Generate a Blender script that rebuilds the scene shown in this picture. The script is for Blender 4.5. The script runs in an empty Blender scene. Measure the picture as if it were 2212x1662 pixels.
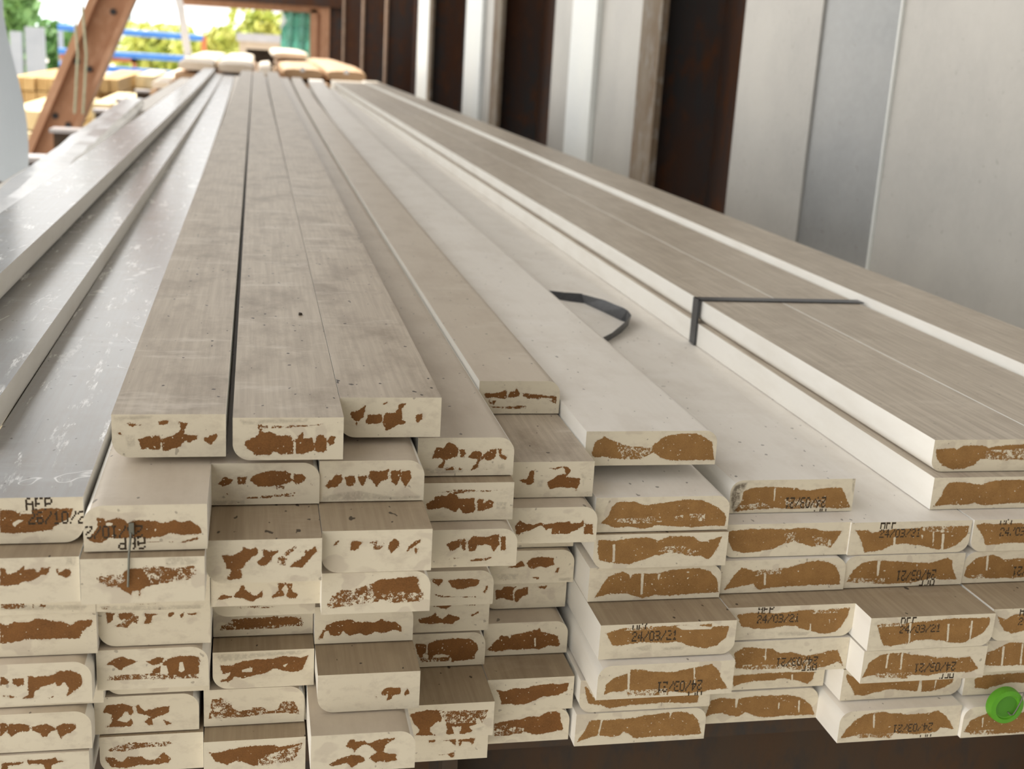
import bpy, math, random, json
import numpy as np
from mathutils import Matrix, Vector

# ------------------------------------------------------------------ camera, world, exposure
scene = bpy.context.scene
COL = scene.collection
H = 1.6                                   # camera height above the floor (m); the board data are relative to the lens
F_PX, IMG_W = 2636.4, 2212.0
cam_d = bpy.data.cameras.new('camera'); cam = bpy.data.objects.new('camera', cam_d); COL.objects.link(cam)
cam_d.sensor_fit = 'HORIZONTAL'; cam_d.sensor_width = 36.0; cam_d.lens = F_PX / IMG_W * 36.0
cam_d.clip_start = 0.01; cam_d.clip_end = 2000
RIGHT = Vector((0.97841866, -0.19833854, 0.05795479)); DOWN = Vector((0.00226333, -0.27016925, -0.96281018)); FWD = Vector((0.20661997, 0.94216262, -0.26388973))
m = Matrix.Identity(4)
for i in range(3):
    m[i][0] = RIGHT[i]; m[i][1] = -DOWN[i]; m[i][2] = -FWD[i]
m[2][3] = H
cam.matrix_world = m
cam_d.dof.use_dof = True; cam_d.dof.focus_distance = 0.56; cam_d.dof.aperture_fstop = 18.0
scene.camera = cam

vs = scene.view_settings
vs.view_transform = 'Standard'; vs.look = 'None'; vs.gamma = 1.0; vs.use_curve_mapping = False
vs.exposure = 0.86

world = bpy.data.worlds.new('overcast_sky'); scene.world = world; world.use_nodes = True
bg = world.node_tree.nodes['Background']; bg.inputs[0].default_value = (1.0, 0.985, 0.955, 1); bg.inputs[1].default_value = 1.0

sun_d = bpy.data.lights.new('sun', 'SUN'); sun = bpy.data.objects.new('sun', sun_d); COL.objects.link(sun)
sun_d.energy = 4.5; sun_d.angle = math.radians(3); sun_d.color = (1, 0.95, 0.86)
sun.rotation_euler = (math.radians(-20), math.radians(-14), 0)

rng = random.Random(7)

# ------------------------------------------------------------------ helpers
def tag(o, label=None, cat=None, group=None, kind=None):
    if label: o['label'] = label
    if cat: o['category'] = cat
    if group: o['group'] = group
    if kind: o['kind'] = kind
    return o

def link(name, me, parent=None, mats=(), loc=(0, 0, 0)):
    for mt in mats: me.materials.append(mt)
    o = bpy.data.objects.new(name, me); COL.objects.link(o); o.location = loc
    if parent: o.parent = parent
    return o

def empty(name, loc, rot=(0, 0, 0)):
    o = bpy.data.objects.new(name, None); COL.objects.link(o); o.location = loc; o.rotation_euler = rot; o.empty_display_size = 0.05
    return o

class MB:
    def __init__(s): s.v = []; s.f = []; s.mi = []
    def quad(s, *p, mi=0):
        n = len(s.v); s.v += [tuple(q) for q in p]; s.f.append(tuple(range(n, n + len(p)))); s.mi.append(mi)
    def box(s, x0, x1, y0, y1, z0, z1, mi=0, M=None):
        n = len(s.v)
        vs_ = [(x, y, z) for z in (z0, z1) for y in (y0, y1) for x in (x0, x1)]
        if M is not None: vs_ = [tuple(M @ Vector(q)) for q in vs_]
        s.v += vs_
        for f in ((0, 2, 3, 1), (4, 5, 7, 6), (0, 1, 5, 4), (2, 6, 7, 3), (0, 4, 6, 2), (1, 3, 7, 5)):
            s.f.append(tuple(n + i for i in f)); s.mi.append(mi)
        return s
    def tube(s, pts, r, k=8, mi=0):
        pts = [Vector(p) for p in pts]; n0 = len(s.v)
        for i, p in enumerate(pts):
            d = (pts[min(i + 1, len(pts) - 1)] - pts[max(i - 1, 0)]).normalized()
            a = d.orthogonal().normalized() if i == 0 else (a - d * a.dot(d)).normalized()
            bb = d.cross(a); rr = r[i] if isinstance(r, (list, tuple)) else r
            for j in range(k):
                t = 2 * math.pi * j / k
                s.v.append(tuple(p + a * math.cos(t) * rr + bb * math.sin(t) * rr))
        for i in range(len(pts) - 1):
            for j in range(k):
                s.f.append((n0 + i * k + j, n0 + i * k + (j + 1) % k, n0 + (i + 1) * k + (j + 1) % k, n0 + (i + 1) * k + j)); s.mi.append(mi)
        s.f.append(tuple(n0 + j for j in reversed(range(k)))); s.mi.append(mi)
        s.f.append(tuple(n0 + (len(pts) - 1) * k + j for j in range(k))); s.mi.append(mi)
        return s
    def prism(s, prof, y0, y1, axis='y', mi=0):          # closed (a,b) profile swept along one axis
        n = len(s.v); k = len(prof)
        for y in (y0, y1):
            for a, bb in prof:
                s.v.append((a, y, bb) if axis == 'y' else (y, a, bb) if axis == 'x' else (a, bb, y))
        for i in range(k):
            s.f.append((n + i, n + (i + 1) % k, n + k + (i + 1) % k, n + k + i)); s.mi.append(mi)
        s.f.append(tuple(n + i for i in reversed(range(k)))); s.mi.append(mi)
        s.f.append(tuple(n + k + i for i in range(k))); s.mi.append(mi)
        return s
    def mesh(s, name, smooth=False, angle=35):
        me = bpy.data.meshes.new(name); me.from_pydata(s.v, [], s.f); me.polygons.foreach_set('material_index', s.mi)
        if smooth:
            me.polygons.foreach_set('use_smooth', [True] * len(s.f)); me.set_sharp_from_angle(angle=math.radians(angle))
        me.update(); return me
    def build(s, name, mat, parent=None, loc=(0, 0, 0), smooth=False, angle=35):
        import bmesh
        me = s.mesh(name, smooth, angle)
        bm = bmesh.new(); bm.from_mesh(me); bmesh.ops.recalc_face_normals(bm, faces=bm.faces); bm.to_mesh(me); bm.free()
        return link(name, me, parent, mat if isinstance(mat, (list, tuple)) else (mat,), loc)

# ------------------------------------------------------------------ materials
class NT:
    def __init__(s, name):
        s.m = bpy.data.materials.new(name); s.m.use_nodes = True; s.t = s.m.node_tree
        s.b = s.t.nodes['Principled BSDF']; s.co = None
    def n(s, typ, **kw):
        nd = s.t.nodes.new(typ)
        for k, v in kw.items(): setattr(nd, k, v)
        return nd
    def l(s, a, b): s.t.links.new(a, b)
    def coord(s, scale=(1, 1, 1), rand=True):
        tc = s.n('ShaderNodeTexCoord'); mp = s.n('ShaderNodeMapping'); mp.inputs['Scale'].default_value = scale
        src = tc.outputs['Object']
        if rand:
            oi = s.n('ShaderNodeObjectInfo'); mu = s.n('ShaderNodeVectorMath', operation='SCALE'); mu.inputs[0].default_value = (13.1, 7.7, 3.3)
            s.l(oi.outputs['Random'], mu.inputs['Scale'])
            ad = s.n('ShaderNodeVectorMath', operation='ADD'); s.l(src, ad.inputs[0]); s.l(mu.outputs[0], ad.inputs[1]); src = ad.outputs[0]
        s.l(src, mp.inputs['Vector']); return mp.outputs[0]
    def noise(s, co, scale, detail=3, rough=0.55):
        nd = s.n('ShaderNodeTexNoise'); nd.inputs['Scale'].default_value = scale; nd.inputs['Detail'].default_value = detail; nd.inputs['Roughness'].default_value = rough
        s.l(co, nd.inputs['Vector']); return nd.outputs[0]
    def rng(s, v, a, b, c=0.0, d=1.0):
        nd = s.n('ShaderNodeMapRange'); nd.clamp = True
        for i, x in enumerate((a, b, c, d)): nd.inputs[i + 1].default_value = x
        s.l(v, nd.inputs[0]); return nd.outputs[0]
    def mix(s, fac, a, b):
        nd = s.n('ShaderNodeMix', data_type='RGBA')
        for sock, v in ((nd.inputs[0], fac), (nd.inputs[6], a), (nd.inputs[7], b)):
            if hasattr(v, 'links') or isinstance(v, bpy.types.NodeSocket): s.l(v, sock)
            elif isinstance(v, (int, float)): sock.default_value = v
            else: sock.default_value = (*v, 1)
        return nd.outputs[2]
    def math(s, op, a, b=0.0):
        nd = s.n('ShaderNodeMath', operation=op)
        for i, v in enumerate((a, b)):
            if isinstance(v, bpy.types.NodeSocket): s.l(v, nd.inputs[i])
            else: nd.inputs[i].default_value = v
        return nd.outputs[0]
    def bump(s, h, dist, strength=1.0):
        nd = s.n('ShaderNodeBump'); nd.inputs['Distance'].default_value = dist; nd.inputs['Strength'].default_value = strength
        s.l(h, nd.inputs['Height']); s.l(nd.outputs[0], s.b.inputs['Normal'])
    def out(s, col=None, rough=None, metal=None, spec=None):
        for k, v in (('Base Color', col), ('Roughness', rough), ('Metallic', metal), ('Specular IOR Level', spec)):
            if v is None: continue
            if isinstance(v, bpy.types.NodeSocket): s.l(v, s.b.inputs[k])
            elif isinstance(v, (int, float)): s.b.inputs[k].default_value = v
            else: s.b.inputs[k].default_value = (*v, 1)
        return s.m

def simple(name, a, b=None, scale=6, rough=0.6, metal=0.0, stretch=(1, 1, 1), bump=0.0):
    t = NT(name); b = b or tuple(x * 0.75 for x in a)
    co = t.coord(stretch); nz = t.noise(co, scale, 5)
    if bump: t.bump(nz, bump)
    return t.out(t.mix(t.rng(nz, 0.3, 0.7), a, b), rough, metal)

def board_top(name, base, dark, light, rough, streak, speck, smear, spec=0.3, gloss=None):
    t = NT(name)
    long_ = t.noise(t.coord((1, 0.03, 1)), 420, 3, 0.6)          # fine machining lines along the board
    patch = t.noise(t.coord((1, 0.5, 1)), 34, 6, 0.66)           # handling dirt
    cross = t.noise(t.coord((0.5, 1.3, 1)), 30, 5, 0.7)        # wipe marks across the board
    c = t.mix(t.math('MULTIPLY', t.rng(long_, 0.35, 0.65), streak), base, dark)
    c = t.mix(t.math('MULTIPLY', t.rng(patch, 0.47, 0.70), smear), c, dark)
    c = t.mix(t.math('MULTIPLY', t.rng(cross, 0.55, 0.75), smear), c, light)
    sp = t.noise(t.coord((1, 0.55, 1)), 330, 1, 0.3)
    c = t.mix(t.math('MULTIPLY', t.rng(sp, 0.755, 0.775), speck), c, (0.045, 0.032, 0.022))
    if gloss:
        sc = t.noise(t.coord((0.6, 0.09, 1)), 160, 6, 0.75)
        vo = t.n('ShaderNodeTexVoronoi', feature='DISTANCE_TO_EDGE'); vo.inputs['Scale'].default_value = 17; wob = t.noise(t.coord(), 30, 2)
        ad = t.n('ShaderNodeVectorMath', operation='ADD'); t.l(t.coord((1, 0.22, 1)), ad.inputs[0]); wv = t.n('ShaderNodeVectorMath', operation='SCALE'); wv.inputs[0].default_value = (0.05, 0.05, 0); t.l(wob, wv.inputs['Scale']); t.l(wv.outputs[0], ad.inputs[1]); t.l(ad.outputs[0], vo.inputs['Vector'])
        c = t.mix(t.math('MULTIPLY', t.math('MULTIPLY', t.rng(vo.outputs[0], 0.006, 0.002), t.rng(cross, 0.50, 0.56)), 0.8), c, (0.95, 0.95, 0.95))
        msk = t.math('MULTIPLY', t.rng(sc, 0.57, 0.63), t.rng(patch, 0.40, 0.55))
        c = t.mix(t.math('MULTIPLY', msk, gloss), c, (1.0, 1.0, 1.0))
    t.bump(t.math('ADD', long_, t.math('MULTIPLY', sp, 0.4)), 0.00008, 0.4)
    return t.out(c, rough, 0.0, spec)

M = {}
M['dusty'] = board_top('dusty_primer', (0.54, 0.462, 0.365), (0.27, 0.21, 0.15), (0.70, 0.63, 0.54), 0.45, 0.40, 1.0, 0.85, 0.5)
M['film'] = board_top('glossy_primer', (0.40, 0.40, 0.405), (0.33, 0.285, 0.245), (0.52, 0.53, 0.55), 0.20, 0.25, 0.6, 0.6, 0.65, 1.0)
M['back'] = board_top('taupe_back', (0.42, 0.335, 0.23), (0.29, 0.22, 0.15), (0.50, 0.41, 0.30), 0.58, 0.50, 0.9, 0.6, 0.35)
M['narrow'] = board_top('narrow_primer', (0.62, 0.54, 0.44), (0.48, 0.40, 0.31), (0.72, 0.65, 0.555), 0.42, 0.10, 0.7, 0.6, 0.45)  # darker copy of the white primer for the narrow boards
M['face'] = board_top('white_primer', (0.87, 0.825, 0.76), (0.71, 0.65, 0.575), (0.91, 0.87, 0.82), 0.45, 0.10, 0.6, 0.55, 0.4)
M['pack'] = board_top('taupe_streaked', (0.62, 0.545, 0.45), (0.43, 0.365, 0.29), (0.70, 0.62, 0.525), 0.48, 0.80, 0.25, 0.65, 0.4)
def side_mat():
    t = NT('white_board_edge'); nz = t.noise(t.coord((1, 0.25, 1)), 55, 5, 0.6); fine = t.noise(t.coord(), 600, 2)
    c = t.mix(t.rng(nz, 0.45, 0.75), (0.92, 0.90, 0.85), (0.85, 0.82, 0.76)); t.bump(fine, 0.0001, 0.4)
    return t.out(c, 0.5, 0, 0.35)
M['side'] = side_mat()

def end_mat(name, brown, brown2):
    t = NT(name); co = t.coord()
    at = t.n('ShaderNodeAttribute'); at.attribute_name = 'bare'
    n0 = t.noise(t.coord((1, 1, 0.8)), 240, 3, 0.6); n1 = t.noise(co, 650, 4, 0.62); n2 = t.noise(co, 2000, 2, 0.5); wsp = t.noise(co, 900, 1, 0.3)
    v = at.outputs['Fac']
    for nn, k in ((n0, 1.3), (n1, 2.2), (n2, 1.4)): v = t.math('ADD', v, t.math('MULTIPLY', t.math('SUBTRACT', nn, 0.5), k))
    v = t.math('SUBTRACT', v, t.math('MULTIPLY', t.rng(wsp, 0.73, 0.77), 3.0))
    mask = t.rng(v, -0.05, 0.08)
    fib = t.noise(t.coord((1, 1, 1.6)), 1500, 3, 0.6); tone = t.noise(co, 130, 3)
    wood = t.mix(t.rng(fib, 0.3, 0.7), brown, brown2)
    wood = t.mix(t.math('MULTIPLY', t.rng(tone, 0.4, 0.7), 0.35), wood, tuple(x * 1.35 for x in brown))
    dirt = t.noise(t.coord((1, 1, 1.7)), 120, 6, 0.68)
    paint = t.mix(t.math('MULTIPLY', t.rng(dirt, 0.50, 0.72), 0.6), (0.68, 0.62, 0.49), (0.50, 0.435, 0.345))
    halo = t.math('MULTIPLY', t.rng(v, -1.2, 0.0), t.rng(n0, 0.42, 0.62)); paint = t.mix(t.math('MULTIPLY', halo, 0.40), paint, (0.46, 0.38, 0.28))
    blot = t.noise(t.coord((1, 1, 1.2)), 70, 2, 0.4); paint = t.mix(t.math('MULTIPLY', t.rng(blot, 0.63, 0.66), 0.45), paint, (0.50, 0.43, 0.35))
    nick = t.noise(co, 420, 1, 0.3); paint = t.mix(t.math('MULTIPLY', t.rng(nick, 0.76, 0.79), 0.55), paint, (0.22, 0.18, 0.14))
    sa = t.n('ShaderNodeAttribute'); sa.attribute_name = 'stain'; sn = t.noise(co, 520, 5, 0.7)
    paint = t.mix(t.math('MULTIPLY', sa.outputs['Fac'], t.rng(sn, 0.36, 0.56, 0.15, 1.0)), paint, (0.10, 0.075, 0.05))
    wood = t.mix(t.math('MULTIPLY', sa.outputs['Fac'], t.rng(sn, 0.36, 0.56, 0.0, 0.6)), wood, (0.05, 0.03, 0.015))
    c = t.mix(mask, paint, wood)
    hgt = t.math('ADD', t.math('MULTIPLY', t.math('SUBTRACT', 1.0, mask), 0.6), t.math('MULTIPLY', t.noise(t.coord((1, 1, 2.2)), 260, 4), 0.5))
    t.bump(hgt, 0.0003, 0.55)
    return t.out(c, 0.65, 0, 0.25)
M['end_red'] = end_mat('chipped_end_red', (0.215, 0.096, 0.027), (0.135, 0.058, 0.016))
M['end_tan'] = end_mat('chipped_end_tan', (0.30, 0.165, 0.058), (0.215, 0.112, 0.036))
M['ink'] = simple('stamp_ink', (0.035, 0.024, 0.016), (0.07, 0.045, 0.02), 900, 0.8)
M['strap'] = simple('black_strap', (0.035, 0.037, 0.042), (0.06, 0.062, 0.068), 300, 0.35)
def rust(name, a, b, c, sc=9, rough=0.75):
    t = NT(name); n1 = t.noise(t.coord((1, 1, 0.22)), sc, 7, 0.68); n2 = t.noise(t.coord((1, 1, 0.5)), sc * 5, 5, 0.6)
    col = t.mix(t.rng(n1, 0.38, 0.62), a, b); col = t.mix(t.rng(n2, 0.5, 0.7), col, c); t.bump(n2, 0.001, 0.4)
    return t.out(col, rough, 0.15)
M['rust_dark'] = rust('rust_dark', (0.072, 0.026, 0.009), (0.040, 0.037, 0.038), (0.095, 0.034, 0.010), 5)
M['rust_grey'] = rust('rust_grey', (0.24, 0.20, 0.15), (0.16, 0.105, 0.06), (0.27, 0.25, 0.22), 12)
M['rust_brown'] = rust('rust_brown', (0.52, 0.29, 0.175), (0.44, 0.235, 0.135), (0.57, 0.34, 0.22), 5)
M['rust_edge'] = rust('rust_edge', (0.36, 0.25, 0.18), (0.28, 0.19, 0.13), (0.42, 0.32, 0.24), 7)
M['arm_steel'] = rust('arm_steel', (0.055, 0.040, 0.028), (0.075, 0.038, 0.016), (0.04, 0.033, 0.028), 14)
M['arm_top'] = simple('arm_top_grey', (0.42, 0.40, 0.41), (0.33, 0.30, 0.29), 12, 0.45)
def galv(name, a, b, c, metal=0.35):
    t = NT(name); n1 = t.noise(t.coord((1, 1, 0.8)), 4, 5, 0.6); n2 = t.noise(t.coord(), 90, 3, 0.7); sp = t.noise(t.coord(), 110, 2, 0.4)
    col = t.mix(t.rng(n1, 0.4, 0.66), a, b); col = t.mix(t.math('MULTIPLY', t.rng(n2, 0.4, 0.7), 0.25), col, c)
    col = t.mix(t.math('MULTIPLY', t.rng(sp, 0.70, 0.76), 0.35), col, (0.2, 0.18, 0.15)); t.bump(n2, 0.0004, 0.25)
    return t.out(col, 0.42, metal)
M['galv'] = galv('galvanised', (0.48, 0.465, 0.435), (0.40, 0.39, 0.37), (0.52, 0.51, 0.48))
M['galv_shaded'] = galv('galvanised_shaded', (0.34, 0.345, 0.345), (0.28, 0.29, 0.295), (0.40, 0.41, 0.42), 0.75)  # darker copy for the rolled recess, its shade put into the colour
M['galv_lit'] = galv('galvanised_lit', (0.80, 0.82, 0.80), (0.74, 0.77, 0.78), (0.85, 0.86, 0.85))  # lit copy of the galvanised sheet, the light put into its colour
M['concrete'] = simple('concrete', (0.36, 0.34, 0.31), (0.27, 0.255, 0.23), 3, 0.9)
M['yard'] = simple('yard_gravel', (0.62, 0.58, 0.52), (0.50, 0.46, 0.40), 5, 0.95)
M['roof'] = simple('roof_sheet', (0.30, 0.28, 0.25), (0.24, 0.22, 0.19), 2, 0.7)
def translucent(mt, col, fac):
    nt = mt.node_tree; tr = nt.nodes.new('ShaderNodeBsdfTranslucent'); tr.inputs[0].default_value = (*col, 1); mx = nt.nodes.new('ShaderNodeMixShader'); mx.inputs[0].default_value = fac
    out = nt.nodes['Material Output']; nt.links.new(nt.nodes['Principled BSDF'].outputs[0], mx.inputs[1]); nt.links.new(tr.outputs[0], mx.inputs[2]); nt.links.new(mx.outputs[0], out.inputs[0])
translucent(M['roof'], (0.22, 0.21, 0.20), 0.5)
M['paper'] = simple('kraft_paper', (0.55, 0.36, 0.21), (0.46, 0.29, 0.16), 9, 0.55, bump=0.004)
M['paper_pale'] = simple('pale_wrap', (0.80, 0.70, 0.58), (0.70, 0.58, 0.44), 9, 0.5, bump=0.004)
M['clear'] = simple('white_plastic', (0.86, 0.86, 0.87), (0.76, 0.77, 0.80), 16, 0.22, bump=0.002)
M['sheet'] = simple('cloudy_plastic', (0.46, 0.51, 0.56), (0.42, 0.46, 0.50), 3, 0.25)
M['timber'] = simple('sawn_timber', (0.62, 0.43, 0.20), (0.48, 0.31, 0.13), 14, 0.8)
M['timber_pale'] = simple('pale_timber', (0.80, 0.68, 0.44), (0.68, 0.54, 0.31), 14, 0.8)
M['blue'] = simple('blue_paint', (0.05, 0.22, 0.62), (0.04, 0.17, 0.50), 8, 0.5)
M['orange'] = simple('orange_primer', (0.60, 0.21, 0.08), (0.50, 0.16, 0.06), 8, 0.6)
M['tarp'] = simple('green_tarp', (0.34, 0.62, 0.54), (0.24, 0.48, 0.42), 7, 0.35)
translucent(M['tarp'], (0.45, 0.80, 0.70), 0.5)
M['tarp_white'] = simple('white_tarp', (0.80, 0.86, 0.85), (0.7, 0.78, 0.77), 7, 0.4)
M['green'] = simple('lime_plastic', (0.11, 0.38, 0.018), (0.085, 0.31, 0.014), 60, 0.45)
M['green_in'] = simple('lime_plastic_inner', (0.075, 0.28, 0.016), (0.06, 0.23, 0.012), 60, 0.5)
M['wire'] = simple('grey_wire', (0.20, 0.20, 0.165), (0.14, 0.14, 0.115), 200, 0.45, 0.4)
translucent(M['sheet'], (0.45, 0.50, 0.55), 0.4)
M['cord'] = simple('pale_cord', (0.50, 0.50, 0.36), (0.40, 0.40, 0.28), 60, 0.8)
M['hole'] = simple('dark_bolt', (0.012, 0.010, 0.012), (0.03, 0.025, 0.025), 60, 0.5)
M['hutwall'] = simple('hut_render', (0.62, 0.52, 0.42), (0.52, 0.43, 0.34), 4, 0.85)
M['hutroof'] = simple('hut_roof', (0.45, 0.44, 0.46), (0.36, 0.35, 0.37), 4, 0.7)
M['hutdark'] = simple('hut_shade', (0.10, 0.075, 0.06), (0.07, 0.05, 0.04), 4, 0.9)  # dark hut interior: shade put into the back wall's colour
M['slab'] = simple('grey_slab', (0.46, 0.50, 0.56), (0.38, 0.42, 0.48), 4, 0.8)
M['bark'] = simple('bark', (0.16, 0.11, 0.07), (0.10, 0.07, 0.045), 8, 0.9)
def leaf(name, a, b):
    t = NT(name); n = t.noise(t.coord(), 1.6, 4); t.b.inputs['Roughness'].default_value = 0.6
    return t.out(t.mix(t.rng(n, 0.35, 0.65), a, b), 0.6)
M['leaf_green'] = leaf('leaf_green', (0.13, 0.30, 0.10), (0.24, 0.40, 0.13))
M['leaf_lime'] = leaf('leaf_lime', (0.42, 0.52, 0.10), (0.62, 0.60, 0.16))
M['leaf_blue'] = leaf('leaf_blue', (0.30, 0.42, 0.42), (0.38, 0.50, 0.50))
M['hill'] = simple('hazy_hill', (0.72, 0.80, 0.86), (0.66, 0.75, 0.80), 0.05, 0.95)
M['crumb'] = simple('crumb', (0.07, 0.05, 0.035), (0.04, 0.03, 0.02), 300, 0.8)

# ------------------------------------------------------------------ setting: floor, yard, roof, wall, doorway
def struct(o): o['kind'] = 'structure'; return o
struct(MB().box(-3.2, 1.25, -4, 14.2, -0.12, 0).build('floor', M['concrete']))
g = MB(); g.box(-60, 60, 14.2, 120, -0.14, -0.02); g.box(-60, -3.2, -40, 14.2, -0.14, -0.02); g.box(-3.2, 60, -40, -4, -0.14, -0.02)
struct(g.build('ground_yard', M['yard']))
struct(MB().box(-1.0, 1.3, -3.2, 6.7, H + 2.0, H + 2.01).build('ceiling', M['roof']))  # unseen roof, extent and translucency shaped for the light on the boards

struct(MB().box(-0.6, 1.3, -3.2, -3.1, 0, H + 2.0).build('back_light_block', M['concrete']))  # added unseen wall behind the camera, keeps light off the board ends
wall = struct(MB().box(1.00, 1.03, -4, 14.2, 0, H + 2.0).build('wall_right', M['rust_dark']))
def panel(y0, y1, x, mat, z1=H + 1.2, dep=0.012, lips=True):
    b_ = MB(); b_.box(x, x + dep, y0, y1, 0.0, z1)
    if lips:
        b_.box(x + dep, 0.998, y0 + 0.001, y0 + 0.007, 0.0, z1 - 0.001); b_.box(x + dep, 0.998, y1 - 0.007, y1 - 0.001, 0.0, z1 - 0.001)
    return b_.build('panel', M[mat], wall)
panel(-1.2, 1.477, 0.800, 'galv')
# rolled recess between two galvanised sheets: a smooth concave strip
def rolled(y0, y1, x0, x1, mat):
    b_ = MB(); n = 10; P = []
    for i in range(n + 1):
        t = i / n; P.append((x0 + (x1 - x0) * (0.5 + 0.5 * math.cos(math.pi * t)), y0 + (y1 - y0) * t))
    prof = P + [(p[0] + 0.01, p[1]) for p in reversed(P)]
    b_.prism(prof, 0.0, H + 1.2, 'z'); return b_.build('panel', M[mat], wall, smooth=True, angle=50)
rolled(1.36, 1.735, 0.803, 0.865, 'galv_shaded')
MB().box(0.796, 0.802, 1.4772, 1.4800, 0.0, H + 1.2).build('panel_edge', M['galv_lit'], wall)  # added rim strip, bright edge highlight put into its colour
panel(1.713, 2.008, 0.800, 'galv'); panel(2.590, 2.924, 0.806, 'galv'); panel(2.924, 3.159, 0.792, 'galv_lit')
panel(3.159, 3.406, 0.806, 'galv'); panel(4.300, 4.476, 0.806, 'galv'); panel(4.476, 4.828, 0.792, 'galv_lit'); panel(5.953, 6.351, 0.800, 'galv_lit')

def column(y0, y1, yf0, yf1, label, mat_f='rust_grey', xf=0.80):
    e = empty('steel_column', (0.90, yf0, 0)); tag(e, label, 'column', 'steel columns along the metal wall')
    def part(nm, x0, x1, a, b_, mt): MB().box(x0 - 0.90, x1 - 0.90, a - yf0, b_ - yf0, 0.0, H + 1.5).build(nm, M[mt], e)
    part('flange', xf, xf + 0.014, yf0, yf1, mat_f)
    part('web', xf + 0.014, 0.955, (yf0 + yf1) / 2 - 0.006, (yf0 + yf1) / 2 + 0.006, 'rust_dark')
    part('flange', 0.955, 0.969, y0, yf1, 'rust_dark')
    part('rib', 0.90, 0.955, y0 + (yf0 - y0) * 0.35, y0 + (yf0 - y0) * 0.35 + 0.012, 'rust_dark')
column(2.03, 2.585, 2.451, 2.585, 'rusty steel column with a grey-brown flange, nearest to the camera')
column(3.42, 4.297, 4.155, 4.297, 'dark steel column between the second and third pale wall sheets')
column(4.84, 5.94, 5.86, 5.94, 'dark brown steel column just before the last narrow brightly lit sheet')
for i, y in enumerate((7.872, 9.61, 11.727)):
    column(y - 0.9, y, y - 0.06, y, ('first', 'second', 'third')[i] + ' thin-edged dark column beyond the last brightly lit sheet', 'rust_edge', 0.785)
# doorway frame at the far end
struct(MB().box(-0.80, 1.0, 13.95, 14.12, H + 0.262, H + 0.42).build('trim_1', M['rust_brown']))
struct(MB().box(-0.80, 1.0, 13.86, 13.95, H + 0.33, H + 0.52).build('trim_2', M['rust_dark']))
b_ = MB(); b_.box(0.585, 0.66, 13.95, 14.12, 0, H + 0.30); b_.box(0.70, 0.79, 13.90, 14.05, 0, H + 0.40); b_.box(0.66, 0.70, 14.0, 14.1, 0, H + 0.3)
struct(b_.build('trim_3', M['rust_brown']))
struct(MB().box(0.79, 1.0, 13.93, 13.96, 0, H + 0.6).build('trim_4', M['rust_dark']))

# ------------------------------------------------------------------ cantilever rack arms under the stack
ARM_TOP = H - 0.3368
def arm(yc, label):
    e = empty('rack_arm', (0, yc, ARM_TOP)); tag(e, label, 'steel beam', 'rack arms under the boards')
    w = 0.055
    MB().box(-0.66, 0.78, -w, w, -0.012, 0).build('top_flange', M['arm_top' if yc > 3 else 'arm_steel'], e)
    MB().box(-0.655, 0.78, -0.005, 0.005, -0.19, -0.012).build('web', M['arm_steel'], e)
    MB().box(-0.66, 0.78, -w, w, -0.202, -0.19).build('bottom_flange', M['arm_steel'], e)
    for x in (-0.35, 0.1, 0.5): MB().box(x - 0.004, x + 0.004, -w + 0.006, w - 0.006, -0.19, -0.012).build('stiffener', M['arm_steel'], e)
arm(0.60, 'dark rusty steel beam under the near ends of the boards')
arm(1.60, 'steel rack arm hidden under the boards, second from the camera'); arm(2.50, 'steel rack arm hidden under the boards, third from the camera'); arm(3.40, 'steel rack arm hidden under the boards, fourth from the camera')
arm(4.35, 'grey-topped dark rack arm sticking out beside the leaning brown beam')
arm(5.47, 'second grey-topped rack arm sticking out left of the boards'); arm(6.34, 'third grey-topped rack arm sticking out left of the boards'); arm(7.35, 'farthest grey-topped rack arm sticking out left of the boards')

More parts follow.
